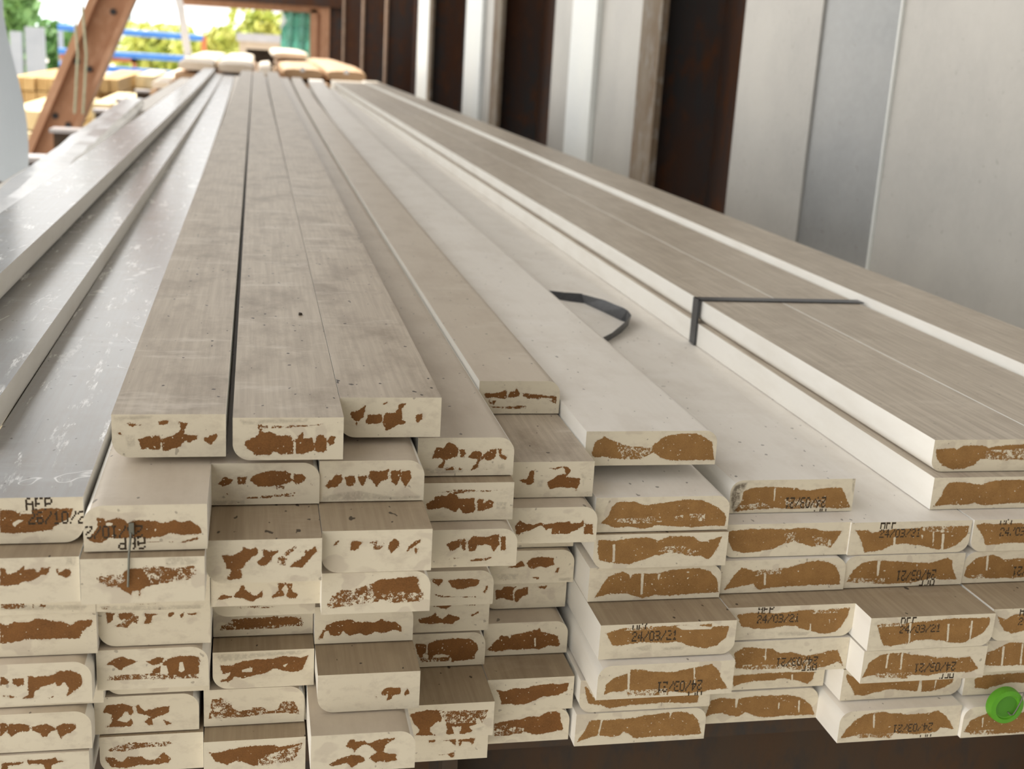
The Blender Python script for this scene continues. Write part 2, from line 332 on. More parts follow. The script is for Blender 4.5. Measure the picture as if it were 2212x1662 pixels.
# ------------------------------------------------------------------ boards
DATA = json.loads(r'''[["C1",44,-55.2,481.5,-165.5,"bl","dusty",0,0,1,[[1,55,144,71,144,111,139,79,129,64,134],[1,176,150,219,153,214,136,183,138],[1,253,150,293,143,282,116,277,98,329,88,327,78,299,56,286,71,267,56,263,44,199,23,190,37,193,77,236,91,264,116,264,135],[1,101,77,132,87,180,92,186,72,183,32,109,33],[1,350,78,405,98,407,88,382,48,356,66],[1,26,106,38,106,38,94,27,95],[5,47,92,88,95,89,48,60,43],[5,9,170,156,175,152,163,13,151]],[],"leftmost of the three dusty narrow boards lying on top of the stack"],["C2",44,-8.4,476.5,-165.5,"bl","dusty",0,0,1,[[1,97,150,125,152,116,130,107,120,134,120,144,122,172,105,227,104,241,84,242,29,246,89,269,94,316,94,321,69,324,39,330,94,340,109,358,106,373,83,374,38,355,31,322,41,280,24,186,25,163,40,153,25,93,21,61,46,45,66,52,83,88,100,102,115],[1,378,83,392,101,408,98,402,68,383,58],[2,102,152,162,147,292,149,367,156,339,144,208,134,107,135],[1,255,99,278,119,279,94],[3,241,74,249,74,249,24,242,24],[5,24,172,301,176,292,159,42,150]],[],"middle of the three dusty narrow boards lying on top of the stack"],["C3",44,35.9,505.2,-165.5,"bl","dusty",14,0,1,[[1,42,115,80,120,114,149,105,120,101,94,81,73,72,52,69,73,48,89],[1,111,73,121,102,181,107,185,72,162,59,114,61],[1,191,110,242,112,252,131,251,149,284,152,267,131,268,83,289,69,285,59,249,56,224,40,199,30,188,62],[1,327,104,357,105,358,82,338,64,329,80],[1,185,152,205,160,193,149],[1,381,98,394,101,391,90]],[],"rightmost of the three dusty narrow boards lying on top of the stack"],["c1_9",44,-106,446,-186.5,"br","film",-22,0,1,[[1,150,137,206,131,210,122,284,136,345,137,403,134,393,99,359,77,334,63,329,52,280,46,227,42,145,42],[3,188,80,209,94,237,91,212,80,195,62],[3,210,117,251,130,271,116,234,116]],[["AFP",239,130,332,180,0],["26/10/20",246,74,473,125,0]],"stamped end"],["c1_8",44,-106.5,434.2,-205.2,"","back",0,0,1,[[1,168,139,184,143,190,120,215,123,252,148,249,132,283,135,299,116,308,137,342,138,327,113,306,107,277,89,245,85,220,72,164,74],[1,356,133,368,135,369,118,405,136,412,110,391,99,363,109],[5,390,180,430,177,425,145,393,150]],[],"ragged bare streaks"],["c1_7",44,-105.1,463,-223.7,"","face",0,0,1,[[2,87,56,181,51,178,23,86,28],[2,203,50,216,49,214,22,204,25],[2,233,46,259,40,253,23,228,31],[5,87,52,416,31,389,12,85,22]],[],"end mostly overhung"],["c1_6",44,-105.2,464.3,-242.2,"","face",0,0,1,[[1,81,145,106,137,133,151,176,144,211,160,259,157,268,148,307,144,341,127,377,146,426,150,419,124,385,99,375,65,339,68,326,71,260,72,164,71,133,62,77,57]],[],"one long bare patch"],["c1_5",44,-107,459,-260.8,"tr","face",0,0,1,[[1,99,129,120,123,134,106,127,94,97,91],[1,141,121,185,117,190,101,183,86,161,82,143,98],[1,202,128,228,122,303,128,317,143,361,143,395,126,405,92,398,72,361,42,343,28,341,38,353,64,337,96,310,74,301,92,248,75,225,55,218,30,176,27,199,46,199,98],[1,103,47,164,38,155,33,107,41],[2,268,27,313,43,324,39,277,21]],[],"arch-shaped bare patch"],["c1_4",44,-106.8,490.7,-279.5,"","face",0,0,1,[],[],"only a white corner showing"],["c1_3",44,-111.5,486,-298.3,"tr","face",0,0,1,[[1,76,146,101,141,105,127,101,100,97,100,73,79],[1,108,135,159,135,193,124,194,99,152,96,117,77,104,100],[1,198,119,228,122,261,129,293,104,293,96,274,89,259,67,244,65,231,86,201,96],[1,298,110,327,125,374,119,378,99,353,78,329,71,314,50,306,81]],[],"broken bare band"],["c1_2",44,-112.8,485,-317,"","face",0,0,1,[[1,91,144,175,144,165,133,113,131,108,109,89,113],[1,187,154,231,151,278,150,302,160,311,140,344,140,306,129,287,119,286,96,262,98,254,129,193,134]],[],"cut by the photo bottom"],["c2_9",44,-61,436.6,-186.5,"tl","face",-22,0,1,[[1,50,132,75,131,79,120,103,126,120,133,144,123,158,109,182,122,248,116,285,108,327,117,352,107,377,118,407,94,421,80,419,63,351,58,310,68,276,55,221,45,192,55,155,53,118,50,85,51,64,33,35,33,15,50,36,75,49,102],[3,247,88,260,83,251,70],[3,80,111,103,112,103,101,78,102],[2,213,38,343,32,406,52,415,40,368,27,225,28]],[["26/10/20",-22,51,208,101,1],["AFP",121,5,217,53,1]],"upside-down stamp and rounded top edge"],["c2_8",44,-61.9,431.5,-205.2,"","back",0,0,1,[[1,39,113,72,121,88,116,145,119,171,137,249,144,248,69,210,51,205,23,202,47,181,52,176,33,152,48,136,63,87,74,59,98],[2,39,113,88,116,145,119,161,95,128,68,87,74,59,98],[2,212,145,249,151,295,142,337,136,400,146,416,129,408,101,378,83,336,80,252,68],[5,296,175,329,181,413,176,421,157,395,144,303,147]],[],"dripping speckled patch"],["c2_7",44,-61.2,463.3,-223.7,"","face",0,0,1,[[2,16,23,56,24,51,7,24,8],[2,158,31,234,28,230,24,163,27],[5,16,26,416,16,397,-9,37,2]],[],"thin strip showing"],["c2_6",44,-61.3,469.4,-242.2,"bl","back",0,0,1,[[1,33,150,75,150,62,136,56,116,34,101],[2,66,136,141,146,161,127,158,93,129,100,112,77,60,89,92,109],[1,75,146,139,146,129,128,93,119],[1,175,142,234,137,211,125,206,99,179,95,186,118],[1,271,141,298,142,294,127,275,120],[1,317,136,340,140,323,112],[1,349,135,391,136,367,124]],[],"bare marks along its top"],["c2_5",44,-62.2,467.5,-260.8,"tr","face",0,0,1,[[1,38,117,77,144,109,145,163,124,108,100,96,82,84,91,71,107],[1,190,123,246,141,264,129,250,109,218,103],[1,259,114,287,131,338,144,399,136,405,107,398,37,374,44,342,51,286,43,263,55,217,73,222,89,259,101],[3,250,101,273,100,282,65,263,55,249,72],[3,324,111,338,115,345,78,333,65,321,73],[2,47,66,102,71,217,71,286,59,398,59,398,35,239,38,33,41]],[],"two bare bands"],["c2_4",44,-63,496.9,-279.5,"bl","face",0,0,1,[],[],"thin rounded strip showing"],["c2_3",44,-67.6,496.5,-298.3,"tr","face",0,0,1,[[1,50,140,116,145,159,131,163,96,148,83,139,104,129,110,119,90,94,66,133,52,151,74,160,56,152,28,127,32,47,35,74,56,70,93,37,107],[1,171,130,184,133,213,102,237,109,282,121,317,122,312,93,286,78,262,73,242,63,246,34,226,35,207,53,237,75,183,95],[1,281,60,326,35,301,30]],[],"two blotchy patches"],["c2_2",44,-65.8,495.2,-317,"bl","back",0,0,1,[[2,34,114,54,130,124,148,223,145,292,146,314,130,272,115,172,116,113,102,39,105],[1,26,79,53,80,92,46,112,76,171,75,211,52,236,56,271,92,303,54,291,37,245,29,171,34,111,21,52,28,28,62],[2,337,134,392,142,352,130]],[],"paired bare bands at the photo bottom"],["c3_9",44,-17.4,481.5,-186.5,"tr","face",0,0,1,[[1,29,94,57,127,90,109,81,91,48,79],[1,109,121,144,121,141,90,109,91],[1,153,108,183,133,235,147,301,146,323,131,325,103,302,88,236,76,226,81,188,77],[2,259,81,297,80,302,62,264,65],[1,332,131,368,133,383,115,378,99,347,87,333,97],[2,48,58,71,58,78,38,57,43],[2,130,31,174,36,217,40,302,49,345,53,341,33,236,27,151,23],[1,400,91,412,86,407,76],[5,1,21,137,21,139,-2,5,-5]],[],"long oval bare patch"],["c3_8",44,-18,446,-205.2,"bl","back",0,0,1,[[1,60,120,97,117,132,133,137,152,167,141,190,150,199,126,154,88,141,64,114,52,79,61],[1,75,14,92,53,134,54,137,20,97,14],[1,192,87,221,111,207,140,238,132,279,133,247,105,243,85,221,69,199,72],[2,265,99,301,128,341,156,350,146,310,103,301,64,275,70],[1,355,92,391,130,413,144,420,125,391,91,365,57,319,63,328,75],[2,350,126,386,135,382,116]],[],"zigzag bare patches"],["c3_7",44,-17,464.3,-223.7,"","face",0,0,1,[[1,23,30,42,55,88,45,111,70,120,91,134,90,134,70,157,58,171,42,190,52,204,67,206,41,167,19,125,34,88,38,42,29],[1,239,35,269,60,269,93,297,94,283,69,293,38,251,32],[1,297,92,323,93,321,63,345,44,340,26,317,24,298,38,307,63]],[],"two hooked patches"],["c3_6",44,-17.8,492.6,-242.2,"bl","face",0,0,1,[[2,81,48,286,45,244,30,155,37,137,29]],[],"thin strip showing"],["c3_5",44,-17.7,510.6,-260.8,"","face",0,0,1,[[2,61,67,86,86,173,89,266,93,386,92,402,53,405,35,319,36,267,30,163,28,71,32],[1,86,84,215,84,370,86,386,48,267,47,174,39,91,43],[2,35,57,86,66,81,29,25,29]],[],"shaded speckled band"],["c3_4",44,-17.6,497.2,-279.5,"bl","back",0,0,1,[[1,29,119,77,114,127,134,198,139,249,137,305,151,377,139,413,146,403,118,388,78,347,68,311,76,265,90,234,74,204,64,178,60,132,48,92,59,67,34,34,39,37,47,62,54,82,82,42,73],[3,122,91,173,100,168,78,127,80],[3,300,105,331,115,311,93],[5,5,174,163,170,417,175,377,154,213,150,37,130]],[],"rising wavy bare band"],["c3_3",44,-21.6,498.3,-298.3,"tr","face",0,0,1,[[2,17,38,30,90,30,136,81,142,91,127,121,122,124,90,152,71,203,74,213,88,254,88,285,63,322,67,327,96,357,112,399,103,420,55,423,34,358,47,255,44,152,33]],[],"finely speckled low band"],["c3_2",44,-21.3,486.6,-317,"","back",0,0,1,[[1,17,133,60,124,125,140,211,149,302,149,323,135,425,149,415,118,390,60,313,54,221,48,170,70,140,78,100,63,45,84,30,114],[2,282,103,425,146,390,60,226,48,236,77]],[],"broad brown patch at the photo bottom"],["c4_9",44,26.5,483.2,-186.5,"tr","face",0,0,1,[[1,24,71,65,117,94,122,94,91,70,65,37,60],[1,108,106,147,116,153,85,139,67,112,67],[1,157,113,198,115,192,89,183,63,167,84],[1,203,115,210,136,249,133,288,140,285,98,251,83,242,62,221,84],[1,294,135,338,137,339,92,320,66,303,82],[1,343,131,378,134,384,97,360,60,340,90],[5,13,24,81,39,163,48,302,19,427,22,427,6,13,1]],[],"row of chipped patches"],["c4_8",44,26.3,452.8,-205.2,"bl","back",0,0,1,[[1,47,116,56,138,72,140,54,118],[1,112,96,118,136,139,133,160,130,135,93],[2,180,95,186,137,227,141,219,114,251,131,247,108,229,93],[1,264,97,265,128,284,145,307,132,308,106,276,79],[1,335,80,351,115,392,139,393,122,365,105],[1,370,99,384,99,378,69,373,74],[1,375,61,381,61,379,46]],[],"small scattered chips"],["c4_7",44,26.6,453.7,-223.7,"tr","face",0,0,1,[[2,17,36,39,81,81,111,119,104,198,132,231,147,233,48,139,34,36,25],[1,198,132,231,147,325,154,382,157,394,100,415,68,420,46,353,44,281,44,209,75],[2,208,96,414,83,420,46,281,39]],[],"rising speckled wedge"],["c4_5",44,26.6,500,-260.8,"tr","face",0,0,1,[[1,17,24,32,57,53,91,94,109,156,115,182,102,261,96,297,112,319,97,361,95,389,65,390,41,357,57,310,39,273,49,231,32,194,44,153,34,126,59,106,36,69,41,58,67,43,56,38,28]],[],"smooth brown hump"],["c4_4",44,26.8,472.8,-279.5,"bl","back",0,0,1,[[1,270,87,295,106,356,105,357,74,327,67,312,45,299,46,303,74,276,70],[1,370,73,387,101,393,77,378,64],[1,248,66,255,68,253,60]],[],"nearly all-white end"],["c4_3",44,23.5,456.2,-298.3,"tr","face",0,0,1,[[1,144,120,158,149,180,153,182,142,222,145,242,130,286,149,355,148,316,125,307,97,302,89,328,74,358,74,361,43,319,35,289,42,274,35,244,60,278,88,257,109,237,125,208,121,181,95,178,109],[1,72,41,130,70,169,82,224,69,224,47,190,32,171,17,150,41,92,31]],[],"two S-shaped patches"],["c5_9",44,71.4,513,-186.5,"tr","face",28,0,1,[[1,68,84,84,136,116,133,133,161,163,149,183,130,182,91,129,75,115,36,86,36,119,75,102,84],[1,188,124,212,127,218,107,211,85,193,88],[1,227,88,250,113,282,118,294,101,284,79,241,79],[1,294,95,320,118,360,126,356,89,328,70,300,79,279,68,276,34,244,26,269,62],[1,365,123,384,125,380,100,408,89,403,72,376,81],[2,120,36,157,47,211,35,190,21,132,25],[2,295,31,325,28,309,22],[5,366,55,399,55,401,27,371,27],[5,35,37,212,29,207,13,42,9]],[],"letter-like brown patches"],["c5_8",44,70.7,505.5,-205.2,"","back",0,0,1,[[1,43,85,79,101,81,118,116,120,132,117,147,133,179,121,190,104,260,106,268,47,258,36,210,34,193,60,183,37,145,58,118,64,97,56,50,57],[1,271,92,286,106,303,97,304,80,324,99,349,85,345,57,279,41],[2,83,134,167,150,413,143,328,136,184,127],[5,362,90,411,84,408,50,364,53]],[],"dark patch under a speckled line"],["c5_7",44,71.6,496,-223.7,"tr","face",0,0,1,[[1,119,111,148,127,181,135,181,98,139,74],[1,184,135,205,137,205,81,192,75],[1,214,125,236,147,305,140,321,151,353,156,358,105,336,69,313,106,260,102,245,74,219,75],[1,361,144,385,143,389,76,365,76],[2,115,35,156,51,194,42,146,37],[2,221,35,316,46,335,43,306,27,226,26]],[],"four upright brown patches"],["c5_5",44,70,534,-260.8,"tr","face",0,0,1,[[1,134,139,153,142,188,137,188,125,169,101,160,114,140,121],[1,214,127,228,136,336,139,371,128,361,101,310,90,287,82,258,86,229,105],[1,392,69,410,102,414,87,398,62],[2,137,66,220,50,358,45,359,36,180,42]],[],"dark patch above tiny specks"],["c5_4",44,70.5,543.3,-279.5,"","face",0,0,1,[[1,82,73,154,89,171,110,177,88,207,71,235,95,295,76,292,64,255,40,208,45,97,50],[1,344,84,391,108,382,92,354,74],[1,146,146,251,145,223,121,175,135],[2,251,145,374,146,369,131]],[],"spindle-shaped patch"],["c5_3",44,69.5,543,-298.3,"tr","face",0,0,1,[[1,85,129,141,123,140,72,125,69,129,37,114,44,99,77],[1,149,126,181,141,222,145,280,152,363,145,400,114,405,82,388,57,390,31,274,23,264,56,219,71,178,60,162,26,151,75],[2,108,51,135,50,261,50,262,24,121,25]],[],"big dark brown block"],["c5_2",44,68.3,508,-317,"","back",0,0,1,[[1,35,136,118,156,190,148,188,77,171,91,138,61,134,37,162,16,62,23,89,46,77,65,60,79],[2,168,147,411,138,407,101,386,65,341,61,210,76],[1,210,76,386,71,319,53,343,30,298,14,275,15,285,52,239,61,253,17,213,16,217,44],[5,342,36,393,52,388,27]],[],"speckled patch over white bubbles"],["c5_1",44,68.4,518.5,-336,"","face",0,0,1,[[1,146,117,180,114,178,102,149,104],[1,220,109,281,115,277,77,261,100],[1,290,108,373,115,364,71,354,94,313,97,300,75],[1,195,34,230,34,224,27],[1,238,34,273,41,277,15,262,13]],[],"few thin chips on the lowest end"],["c6_9",44,115.9,608.3,-186.5,"tr","face",40,0,1,[[1,28,112,88,116,147,121,144,84,90,89,36,86],[1,93,116,137,126,142,130,151,91],[1,157,91,165,116,192,126,204,144,220,112,216,98,185,89],[2,229,116,261,112,422,98,423,51,354,84,286,79,240,84],[1,231,114,275,107,418,96,419,79,344,91,262,84],[2,42,47,83,42,265,47,262,26,152,24,56,35],[2,54,79,99,75,83,47,51,56]],[],"set back with a ragged brown band"],["c6_8",44,115.6,532.5,-205.2,"","dusty",20,0,1,[[1,75,90,112,95,126,137,149,139,140,101,150,77,125,63,90,78],[1,210,76,265,111,300,116,292,146,274,155,314,152,327,134,304,102,374,92,371,56,358,32,351,47,275,51,230,40],[2,197,150,291,155,247,135],[2,356,139,410,154,385,139],[5,164,89,192,88,192,53,163,53],[5,375,121,405,97,391,56]],[],"dog-shaped brown patch"],["c6_7",44,115.6,520.5,-223.7,"tr","face",0,0,1,[[1,41,92,62,121,86,103,131,96,165,107,188,95,227,100,307,110,313,98,353,97,369,117,374,84,339,61,305,47,214,44,223,76,190,68,166,89,116,67,88,62,56,39,49,57],[1,375,43,382,96,417,89,424,38]],[],"long jagged bare band"],["c6_6",44,115.5,558.8,-242.2,"","face",0,0,1,[],[],"thin white strip showing"],["c6_5",44,116,556,-260.8,"tr","face",0,0,1,[[1,90,89,132,104,167,125,184,96,139,88],[1,189,112,215,137,263,145,331,136,334,98,292,83,260,93,231,78,206,85],[1,343,55,353,81,369,80,361,58],[2,206,34,264,35,259,16],[2,58,26,94,28,95,15],[5,32,59,153,55,143,23,52,23],[5,363,25,431,26,426,7,365,6]],[],"rounded brown oval"],["c6_4",44,115.7,566.2,-279.5,"bl","back",0,0,1,[[1,62,107,93,109,104,122,172,123,155,97,161,44,133,52,95,60,68,54],[1,162,84,179,106,234,121,240,74,207,69,184,36,168,40],[1,285,116,340,124,323,104]],[],"dark cracked patch"],["c6_3",44,114.2,551.5,-298.3,"tr","face",0,0,1,[[1,24,34,44,60,89,113,126,108,133,95,144,114,199,118,247,129,259,139,278,128,289,147,297,124,328,119,385,97,404,50,396,37,339,43,297,25,266,29,217,28,125,29,58,19],[3,262,89,272,89,275,42,269,36]],[],"wide brown mound"],["c6_2",44,112.7,528.2,-317,"","back",0,0,1,[[1,46,126,87,117,140,130,188,125,235,138,294,142,324,146,361,138,417,145,406,100,359,76,281,74,240,53,193,37,152,36,121,44,74,43,62,93]],[],"tapering brown patch"],["c6_1",44,112.5,530.5,-336,"tr","face",0,0,1,[[1,52,47,51,113,105,123,194,131,217,143,284,139,319,163,367,164,386,152,403,85,415,58,363,47,273,36,211,57,168,60,127,43],[2,49,100,106,103,210,77,211,50,127,43,55,41]],[],"lowest end with a long brown patch"],["R1a",69,160.9,555,-197.5,"tr","face",88,-0.0016,0,[[1,32,62,48,123,94,153,132,135,182,116,201,36,140,36,96,49,55,40],[2,157,122,232,103,349,96,358,65,288,28,189,33],[1,346,102,406,151,497,166,578,166,624,144,665,118,684,24,449,23,398,40,358,65]],[],"topmost with two brown patches and a gap beneath"],["R1b",69,161.6,531.8,-223.7,"tr","face",0,0,0,[[1,34,49,67,85,80,133,108,157,197,158,247,136,317,147,377,152,472,165,546,158,623,122,671,84,681,47,672,19,573,21,500,16,389,25,328,30,258,13,184,27,101,23,64,42],[2,97,72,204,73,336,79,345,48,237,38,111,50],[2,396,78,450,83,453,52,405,53],[2,480,88,566,89,564,43,496,51]],[],"pale specks in a brown patch"],["R1c",69,161.8,530,-242.2,"bl","back",0,0,0,[[1,19,156,105,148,182,158,265,162,327,142,386,165,508,159,529,137,578,129,602,141,661,161,637,96,617,52,595,34,556,54,494,56,424,83,364,72,311,61,264,44,194,21,121,26,36,45,21,88],[2,321,80,361,110,451,114,534,80,494,59,394,78],[3,94,129,109,129,113,36,101,36]],[],"sagging brown band"],["R1d",69,161.5,532.5,-260.8,"tr","face",0,0,0,[[1,36,22,70,87,96,130,131,148,172,156,210,139,258,144,356,141,416,158,477,162,570,162,627,145,670,99,684,27,553,26,429,17,355,26,282,10,226,25,207,38,98,36],[3,265,137,280,137,284,29,272,29],[3,202,146,218,145,214,111],[3,350,138,367,137,358,93]],[],"drip lines through brown"],["R1e",69,161.8,508.2,-279.5,"br","back",0,0,0,[[1,27,137,101,159,171,162,271,164,462,162,558,164,565,151,656,151,639,85,601,49,542,33,455,53,393,78,333,74,202,83,121,71,68,71,48,106],[2,101,162,265,164,261,146,126,142],[3,372,163,480,161,566,148,561,136,410,139],[5,181,56,262,71,266,33,218,36],[5,312,50,449,50,421,32,325,34]],[["24/03/21",160,88,389,140,0],["AFP",158,150,247,208,0]],"upright stamp and lower right rounded"],["R1f",69,160.9,503,-298.3,"tl","face",0,0,0,[[1,35,24,42,80,80,115,137,131,158,155,211,152,290,136,391,134,479,151,574,165,614,125,624,87,668,27,583,25,523,15,463,12,359,31,254,11,164,16,144,43,74,40],[3,145,149,158,149,163,42,154,42],[3,478,151,487,151,495,62,488,62],[2,132,50,370,43,362,5,171,13]],[["24/03/21",300,25,531,82,1],["AFP",443,-31,536,21,1]],"upside-down stamp near its centre"],["R1g",69,158.7,523.3,-317,"bl","face",0,0,0,[[1,21,162,82,68,167,69,290,69,476,72,626,70,625,23,543,25,454,33,355,32,269,30,160,17,109,40,47,50,31,103]],[],"half hidden under a stamped end"],["R1h",69,158,523.7,-336,"tr","face",0,0,0,[[1,11,22,49,86,72,144,155,139,235,141,308,143,369,156,462,161,494,162,556,165,615,145,650,109,675,26,570,26,506,30,431,28,306,26,292,51,253,67,236,48,194,40,119,55,59,39],[3,129,141,139,140,126,51,119,52],[3,493,159,503,158,491,122]],[],"lowest, resting on the dark steel arm"],["R2b",69,239.3,553,-223.7,"tl","face",20,0,0,[[1,32,10,65,68,71,119,127,141,243,142,368,133,376,124,435,119,513,128,579,133,619,129,645,83,681,23,628,14,541,20,448,21,363,17,264,25,199,20,160,21],[2,48,42,182,59,237,32,70,22],[3,237,136,247,135,249,64,243,64],[2,303,76,535,66,541,20,316,24],[4,-1,107,19,152,49,167,87,170,79,132,56,103,66,16,29,1,10,30],[4,671,187,687,187,690,122,689,82,677,122]],[["24/03/21",307,21,536,82,1],["AFP",456,-38,545,16,1]],"topmost with a dark smudge on its rounded corner"],["R2c",69,232.2,539,-242.2,"bl","face",0,0,0,[[1,23,144,91,152,218,153,346,149,429,154,501,146,549,132,647,133,616,72,594,39,540,54,488,49,394,77,330,69,282,42,194,28,119,24,60,38,28,93],[2,324,124,393,135,420,77,343,72],[2,481,107,600,91,593,46,500,55]],[],"ragged brown with pale chips"],["R2d",69,231.6,536.5,-260.8,"tr","face",0,0,0,[[1,28,20,55,64,76,103,110,140,181,125,239,123,335,127,461,156,524,167,584,158,626,137,660,84,668,30,510,29,380,27,264,21,220,13,184,47,122,36],[2,162,126,335,127,333,94,192,92],[3,238,104,249,103,255,38,244,38]],[],"pale speckles on the upper left"],["R2e",69,231.4,521.3,-279.5,"br","back",0,0,0,[[1,47,142,103,147,197,149,261,140,450,155,483,144,514,150,578,154,662,157,655,111,630,60,597,22,520,15,466,34,399,50,385,64,333,72,270,62,208,58,157,60,80,77],[2,438,146,604,156,595,127,453,129],[3,450,77,458,77,462,34,454,35],[3,551,96,559,96,559,66],[5,274,36,466,31,437,9,289,16]],[["24/03/21",160,89,388,135,0],["AFP",160,141,245,192,0]],"upright stamp and speckled upper edge"],["R2f",69,230.6,521,-298.3,"","face",0,0,0,[[1,66,118,112,148,163,146,228,136,266,135,314,106,371,110,458,86,534,95,578,107,630,111,656,63,672,19,639,44,602,25,564,17,500,10,403,9,305,27,203,19,82,32],[2,111,50,302,47,493,64,533,9,127,23],[3,231,136,239,136,242,70,234,70]],[["24/03/21",298,31,527,79,1],["AFP",440,-23,527,29,1]],"upside-down stamp and square corners"],["R2g",69,228.2,537.3,-317,"","face",0,0,0,[[1,172,86,348,91,494,90,635,86,627,41,597,12,561,31,520,40,451,58,393,47,288,46,223,36,180,17],[3,499,76,509,75,514,34,508,34]],[],"recessed narrow brown strip"],["R2h",69,226.5,537.2,-336,"tr","face",0,0,0,[[1,54,37,73,105,82,139,133,150,219,138,310,147,410,148,510,146,579,131,615,108,653,78,685,16,593,22,525,23,459,20,406,16,351,26,281,58,244,32,191,43,150,59,98,55],[3,216,138,233,137,230,85,221,86],[3,576,111,587,110,592,36,583,37],[3,463,103,472,103,474,61,467,61]],[],"lowest with a full brown end"],["R3c",69,301,537.8,-242.2,"br","face",0,0,0,[[1,27,139,97,137,126,117,176,135,396,143,442,149,551,146,676,150,675,97,635,51,572,20,518,15,412,44,309,57,243,49,193,24,95,13,74,66,47,113],[3,248,94,261,94,264,51,254,52],[3,525,107,540,107,546,17,535,17],[3,405,104,417,103,417,74],[3,469,122,478,122,488,35,481,36],[2,395,150,591,149,584,109,412,123]],[["24/03/21",166,93,400,140,0],["AFP",165,142,255,205,0]],"topmost with an upright stamp"],["R3d",69,300.4,537.8,-260.8,"tl","face",0,0,0,[[1,19,30,55,102,96,140,155,151,208,150,482,128,586,155,617,138,628,90,663,28,566,31,523,40,457,28,391,17,228,16,160,25,79,28,38,36],[3,183,151,199,150,202,64,191,64],[2,22,56,243,52,241,22,39,29],[3,410,124,418,124,421,90]],[["24/03/21",304,30,532,90,1],["AFP",438,-25,532,29,1]],"upside-down stamp and rounded upper left"],["R3e",69,300.2,504.3,-279.5,"br","back",0,0,0,[[1,30,144,126,144,222,149,383,156,447,163,546,159,665,157,665,121,634,70,586,46,537,22,470,25,402,41,335,50,264,47,208,30,132,21,86,29,64,69,46,121],[3,211,146,224,146,233,29,225,29],[3,426,131,438,131,446,36,437,36],[3,556,145,567,145,572,36,563,37],[2,36,151,203,147,193,128,45,131]],[["24/03/21",165,90,390,133,0],["AFP",164,145,252,203,0]],"upright stamp and three drip lines"],["R3f",69,299.8,505.5,-298.3,"","face",0,0,0,[[1,2,26,26,84,34,116,87,153,137,163,215,163,262,151,362,139,417,123,469,127,524,118,597,121,629,86,656,52,612,34,511,39,432,36,380,26,247,39,183,29,91,41,38,44],[3,127,157,138,157,138,78,130,78],[3,204,160,215,159,221,67,212,68],[2,75,55,284,51,284,11,86,28]],[["24/03/21",290,47,524,98,1],["AFP",437,-17,522,32,1]],"upside-down stamp and left face showing"],["R3g",69,299,521.2,-317,"br","back",0,0,0,[[1,12,159,62,137,91,115,225,108,428,104,644,103,638,72,595,46,536,29,468,26,398,36,287,53,209,40,138,24,83,30,57,76,24,118],[3,444,96,458,95,465,24,441,26],[3,536,91,545,91,542,32,537,32]],[],"overhung with brown strip and rounded lower right"],["R3h",69,295.6,512,-336,"tl","face",0,0,0,[[1,17,24,45,84,91,129,133,157,178,164,230,168,285,158,401,144,488,145,554,155,607,125,652,59,669,37,584,57,561,30,454,23,317,39,251,33,150,43,78,34],[3,182,157,194,156,203,70,193,78],[2,89,47,317,39,308,8,120,21]],[["24/03/21",307,40,535,87,1],["AFP",453,-32,536,18,1]],"lowest with an upside-down stamp"],["R4c",69,371.2,537.6,-242.2,"bl","face",0,0,0,[[1,11,150,57,162,120,154,175,159,315,156,336,42,237,47,155,40,86,35,72,75,45,109]],[["24/03/21",160,86,403,134,0],["AFP",152,150,242,208,0]],"topmost stamped end cut by the photo edge"],["R4d",69,370.2,538.8,-260.8,"tl","face",0,0,0,[[1,10,43,16,90,62,143,130,154,171,160,232,131,372,133,393,23,295,19,153,24,41,28],[3,125,154,140,154,146,69,134,69],[2,24,42,134,52,139,25]],[["24/03/21",296,33,538,87,1],["AFP",438,-27,529,26,1]],"rounded upper left with a long drip"],["R4e",69,370.8,508.6,-279.5,"bl","back",0,0,0,[[1,23,143,80,121,123,146,211,149,228,55,123,39,86,54,51,96]],[["24/03/21",155,85,392,128,0],["AFP",152,138,243,190,0]],"wedge of brown cut by the photo edge"],["R4f",69,370.5,510.3,-298.3,"","face",0,0,0,[[1,14,42,16,110,60,128,135,165,203,165,260,152,284,29,104,35],[3,104,146,118,145,125,34,114,34],[3,215,154,224,154,234,38,223,39]],[],"two long drips cut by the photo edge"],["R4g",69,369,519.8,-317,"","back",0,0,0,[[1,57,94,95,113,381,119,393,55,265,62,184,45,131,31,66,45]],[],"brown strip above the green disc"],["R4h",69,364.9,509.5,-336,"tl","face",0,0,0,[[1,16,36,40,97,103,128,142,139,387,132,410,11,158,13],[2,29,42,195,39,194,7,54,16],[3,109,114,118,113,124,57,116,58]],[],"lowest, behind the green disc"],["Plow",69,353.5,552.5,-223.7,"","pack",0,0,0,[[1,17,16,52,75,71,128,94,154,177,153,284,138,351,157,420,163,570,161,595,25,481,27,306,17,261,35,200,22,115,27]],[],"lower"],["Pup",69,355.3,560.5,-205.2,"bl","pack",0,0,0,[[1,14,127,110,133,139,126,177,146,282,148,333,134,388,144,572,152,590,55,494,69,439,60,359,71,288,71,259,38,200,16,130,13,64,34,29,74],[2,287,118,576,129,589,61,332,64]],[],"upper"]]''')
T = 18.0
LEN = 4930.0
def limits(z, w, r, c):
    lo, hi = 0.0, w
    if c and (z < r if c[0] == 'b' else z > T - r):
        d = (r - z) if c[0] == 'b' else (z - (T - r)); q = r - math.sqrt(max(0.0, r * r - d * d))
        if c[1] == 'l': lo = q
        else: hi = w - q
    return lo, hi
